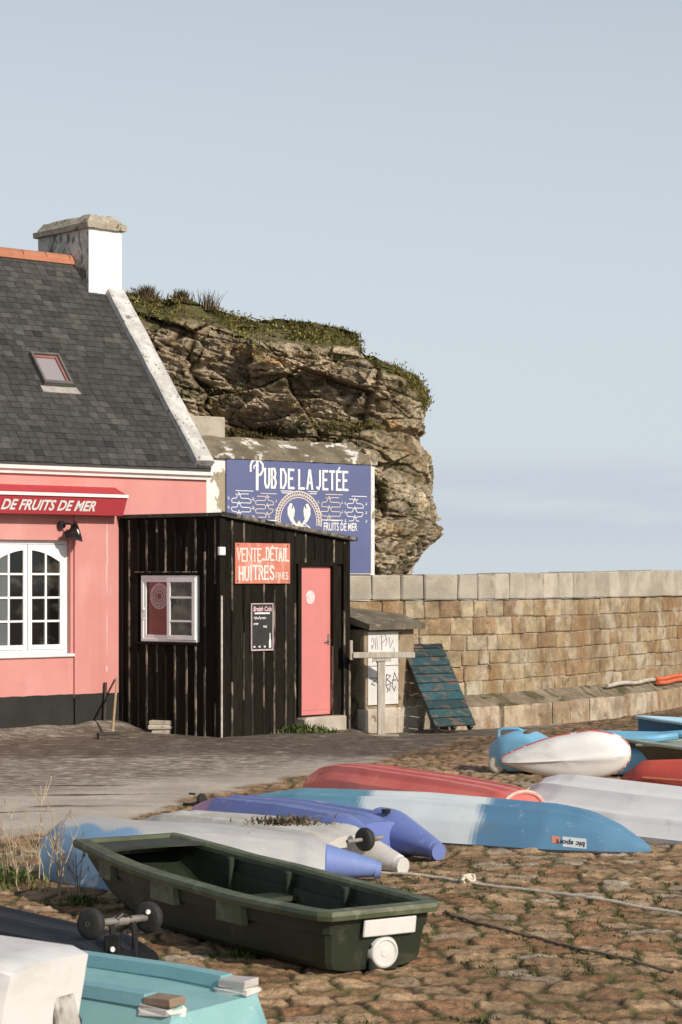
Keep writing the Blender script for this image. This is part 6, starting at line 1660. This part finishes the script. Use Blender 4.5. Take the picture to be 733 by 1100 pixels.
for sg in (-1, 1):
    rg = []
    for i in range(20):
        s = .055+.945*i/19; b = ip(s, (0, .5, 1), (.34, .47, .40)); h = ip(s, (0, .15, .6, 1), (.30, .315, .30, .24)); y = sg*b*.74
        rg.append([(s*L, y-.05, h-.01), (s*L, y-.04, h+.042), (s*L, y+.04, h+.042), (s*L, y+.05, h-.01)])
    b_.loft(rg, True, (True, True), smooth=False)
b_.build('skid', plastic('turquoise_skid', (.17, .36, .41), (.21, .42, .45), .5, (((.50, .60, .60), 7, .60, .70, (1, 1, 1), .4),)), tb)
for sg, mt_ in ((1, M('cap_timber', (.22, .155, .11), (.30, .22, .16), 7, .8, .3, 40, stains=(((.55, .50, .45), 6, .60, .66),))), (-1, M('cap_metal', (.52, .49, .47), (.44, .40, .38), 6, .5, .1, 40))):
    y = sg*.34*.76; b_ = mba(tb, ax); b_.box((.026, y-.055, .306), (.175, y+.055, .340), .005, jit=.004); b_.build('skid_cap', mt_, tb)
    b_ = mba(tb, ax); b_.box((.022, y-.068, .265), (.20, y+.064, .305), .012, jit=.012); b_.build('sealant_pad', M('white_sealant', (.72, .70, .67), (.62, .58, .53), 12, .7), tb)
# white boat, bottom left corner
ax = Axis((-1.10, 8.28), (-3.06, 9.30), z=-.015)
wbt = boat('rowing_boat', 'white plastic boat with a grey plate on its upturned stern', 'boat', ax)
b_ = mba(wbt, ax); L = ax.L; rings = []
wm_ = plastic('white_boat_plastic', (.78, .77, .755), (.72, .71, .70), .4, (((.50, .46, .42), 3, .62, .76, (1, 1, 1), .4), ((.30, .26, .22), 16, .70, .74, (1, 1, 1), .5)), grain=.03)
for i in range(26):
    s = i/25; b = ip(s, (0, .04, .4, 1), (.262, .285, .40, .42)); h = ip(s, (0, .03, .4, 1), (.645, .668, .675, .64)); e = .03*(1-min(1, s/.05))**2
    x = s*L
    r = []
    for y, z, dx_ in ((-1.02, .02, .10), (-1.0, .25, .07), (-.985, h-.12, .03), (-.975, h-.03, .01), (-.97, h-.006, .005), (-.94, h, .0), (-.4, h+.012, 0), (0, h+.016, 0), (.4, h+.012, 0), (.94, h, 0), (.97, h-.006, .005), (.975, h-.03, .01), (.985, h-.12, .03), (1.0, .25, .07), (1.02, .02, .10)):
        r.append((x+dx_*(1-min(1, s/.06))*1.2-e*0, b*y, z))
    rings.append(r)
b_.loft(rings, True, (True, True)); b_.build('hull', wm_, wbt)
b_ = mba(wbt, ax)
Mq = Matrix.Translation(V((.055, -.135, .47))) @ Matrix.Rotation(R(12), 4, 'Y') @ Matrix.Rotation(R(-4), 4, 'X')
b_.box((-.03, -.065, -.12), (-.002, .065, .12), .006, M=Mq)
b_.build('stern_plate', M('scuffed_plate', (.36, .34, .31), (.52, .49, .45), 7, .5, .2, 40, stains=(((.10, .09, .08), 5, .56, .66), ((.66, .63, .60), 9, .62, .68))), wbt)
b_ = mba(wbt, ax); b_.tube([(.10, -.30, .40), (.10, -.335, .36), (.10, -.34, .28), (.105, -.31, .235), (.11, -.29, .26)], .010, 8); b_.build('rope_loop', M('green_cord', (.03, .06, .05), (.05, .08, .07), 20, .8), wbt)

# ------------------------------------------------------------------ mooring ropes across the cobbles
rope_m = M('pale_rope', (.72, .65, .53), (.58, .51, .40), 60, .85, .6, 160)
def ground_rope(name, label, pix, r, mt, knot=None, wave=.01, sd=1):
    r_ = random.Random(sd); P = [gp(u, v) for u, v in pix]; P = cat_rom(P, 14); pts = []
    for i, p in enumerate(P):
        x = p.x+wave*math.sin(i*.7)+r_.uniform(-.004, .004); y = p.y+wave*math.cos(i*.53)
        pts.append(V((x, y, max(gz(x+a, y+b) for a in (-.1, 0, .1) for b in (-.05, .05))+r*.3)))
    zs_ = [p.z for p in pts]
    for i, p in enumerate(pts): p.z = sum(zs_[max(0, i-3):i+4])/len(zs_[max(0, i-3):i+4])
    T = thing(name, label, 'rope', pts[0]); b_ = mbt(T); b_.tube(pts, r, 8); b_.build('strand', mt, T)
    if knot:
        k = gp(*knot); kz = gz(k.x, k.y); b_ = mbt(T)
        for a in range(3): b_.tube([(k.x+.045*math.cos(t+a), k.y+.03*math.sin(t*1.0+a*2), kz+.035+.022*math.sin(2*t+a)) for t in np.linspace(0, 2*math.pi, 14, endpoint=False)], r*.9, 7, closed=True)
        b_.tube([(k.x-.02, k.y-.02, kz+.04), (k.x-.05, k.y-.07, kz+.03), (k.x-.03, k.y-.11, kz+.02)], r*.7, 6); b_.build('knot', mt, T)
    return T
ground_rope('rope', 'pale knotted rope stretched across the cobbles from the green boat', [(396, 935.5), (430, 939), (470, 943.5), (503, 949), (560, 957), (610, 965), (660, 972.5), (735, 984), (770, 989)], .0125, rope_m, (503, 949), .003, 1)
ground_rope('rope', 'thin brown rope lying slack on the cobbles below the knotted one', [(478, 982), (505, 991), (545, 1002), (590, 1013), (640, 1026), (690, 1038), (724, 1047)], .009, M('brown_rope', (.26, .20, .14), (.18, .14, .10), 60, .9, .5, 160), None, .006, 2)

# ------------------------------------------------------------------ dry weeds at the lower left
dm_ = M('dry_stalk', (.46, .37, .25), (.34, .26, .16), 6, .8, attr=True)
def stalks(label, cen, n, hgt, sd, spread=.10):
    r_ = random.Random(sd); g = MB()
    for _ in range(n):
        a = r_.uniform(0, 6.28); x = cen[0]+r_.gauss(0, spread); y = cen[1]+r_.gauss(0, spread*.7); z = gz(x, y)-.02
        h = hgt*r_.uniform(.45, 1.05); lx_, ly_ = r_.gauss(-.05, .16)*h, r_.gauss(0, .12)*h; q = r_.uniform(.6, 1.3); pts = []
        for k in range(7):
            t = k/6; pts.append((x+lx_*t**1.5+r_.gauss(0, .006), y+ly_*t**1.5, z+h*t))
        g.tube(pts, [.0048*(1-.6*k/6) for k in range(7)], 5, col=(q, q, q))
        for _b in range(r_.randrange(3, 8)):
            k = r_.randrange(2, 6); p = V(pts[k]); L_ = h*r_.uniform(.12, .34); az = r_.uniform(0, 6.28)
            e = p+V((math.cos(az)*L_*.5, math.sin(az)*L_*.5, L_*.8)); g.tube([p, p.lerp(e, .5)+V((0, 0, -.01)), e], [.003, .0025, .0016], 4, col=(q, q, q))
            for _c in range(4): g.blade(e-V((0, 0, .01*_c)), .03, .006, r_.uniform(0, 6.28), 1.0, (q*1.1, q*1.05, q), seg=2)
    return tag(g.build('dry_weed', dm_, loc=(cen[0], cen[1], gz(*cen)), recalc=False), label, 'dry weed', 'dry weed stalks by the weathered kayak')
c1_, c2_, c3_ = gp(17, 950), gp(48, 958), gp(73, 966)
stalks('pale dry weed stalks rising out of the green weeds at the picture edge', (c1_.x, c1_.y), 8, .58, 1, .11)
stalks('tallest thicket of dry weed stalks against the blue end of the weathered kayak', (c2_.x, c2_.y), 8, .74, 2, .10)
stalks('few thin bent dry stalks in front of the dark blue hull', (c3_.x, c3_.y), 6, .50, 3, .06)
cg = gp(10, 948); weed('weed_clump', 'bright green leafy weeds under the dry stalks at the picture edge', (cg.x-.08, cg.y), .40, .45, .18, 280, 7, cols=((1.1, 1.25, .7), (1.5, 1.5, .9), (.8, .9, .6)), lw=.022)
cg = gp(85, 972); weed('weed_clump', 'small flat patch of green weeds on the cobbles before the dark hull', (cg.x, cg.y), .26, .16, .07, 260, 8, cols=((1, 1.1, .7), (1.3, 1.2, .8)), lw=.016)
cg = gp(262, 1024); weed('weed_clump', 'tiny tuft of green grass below the side of the green pram', (cg.x, cg.y), .16, .09, .07, 200, 9, cols=((1, 1.1, .7), (1.4, 1.4, .8)), lw=.012)
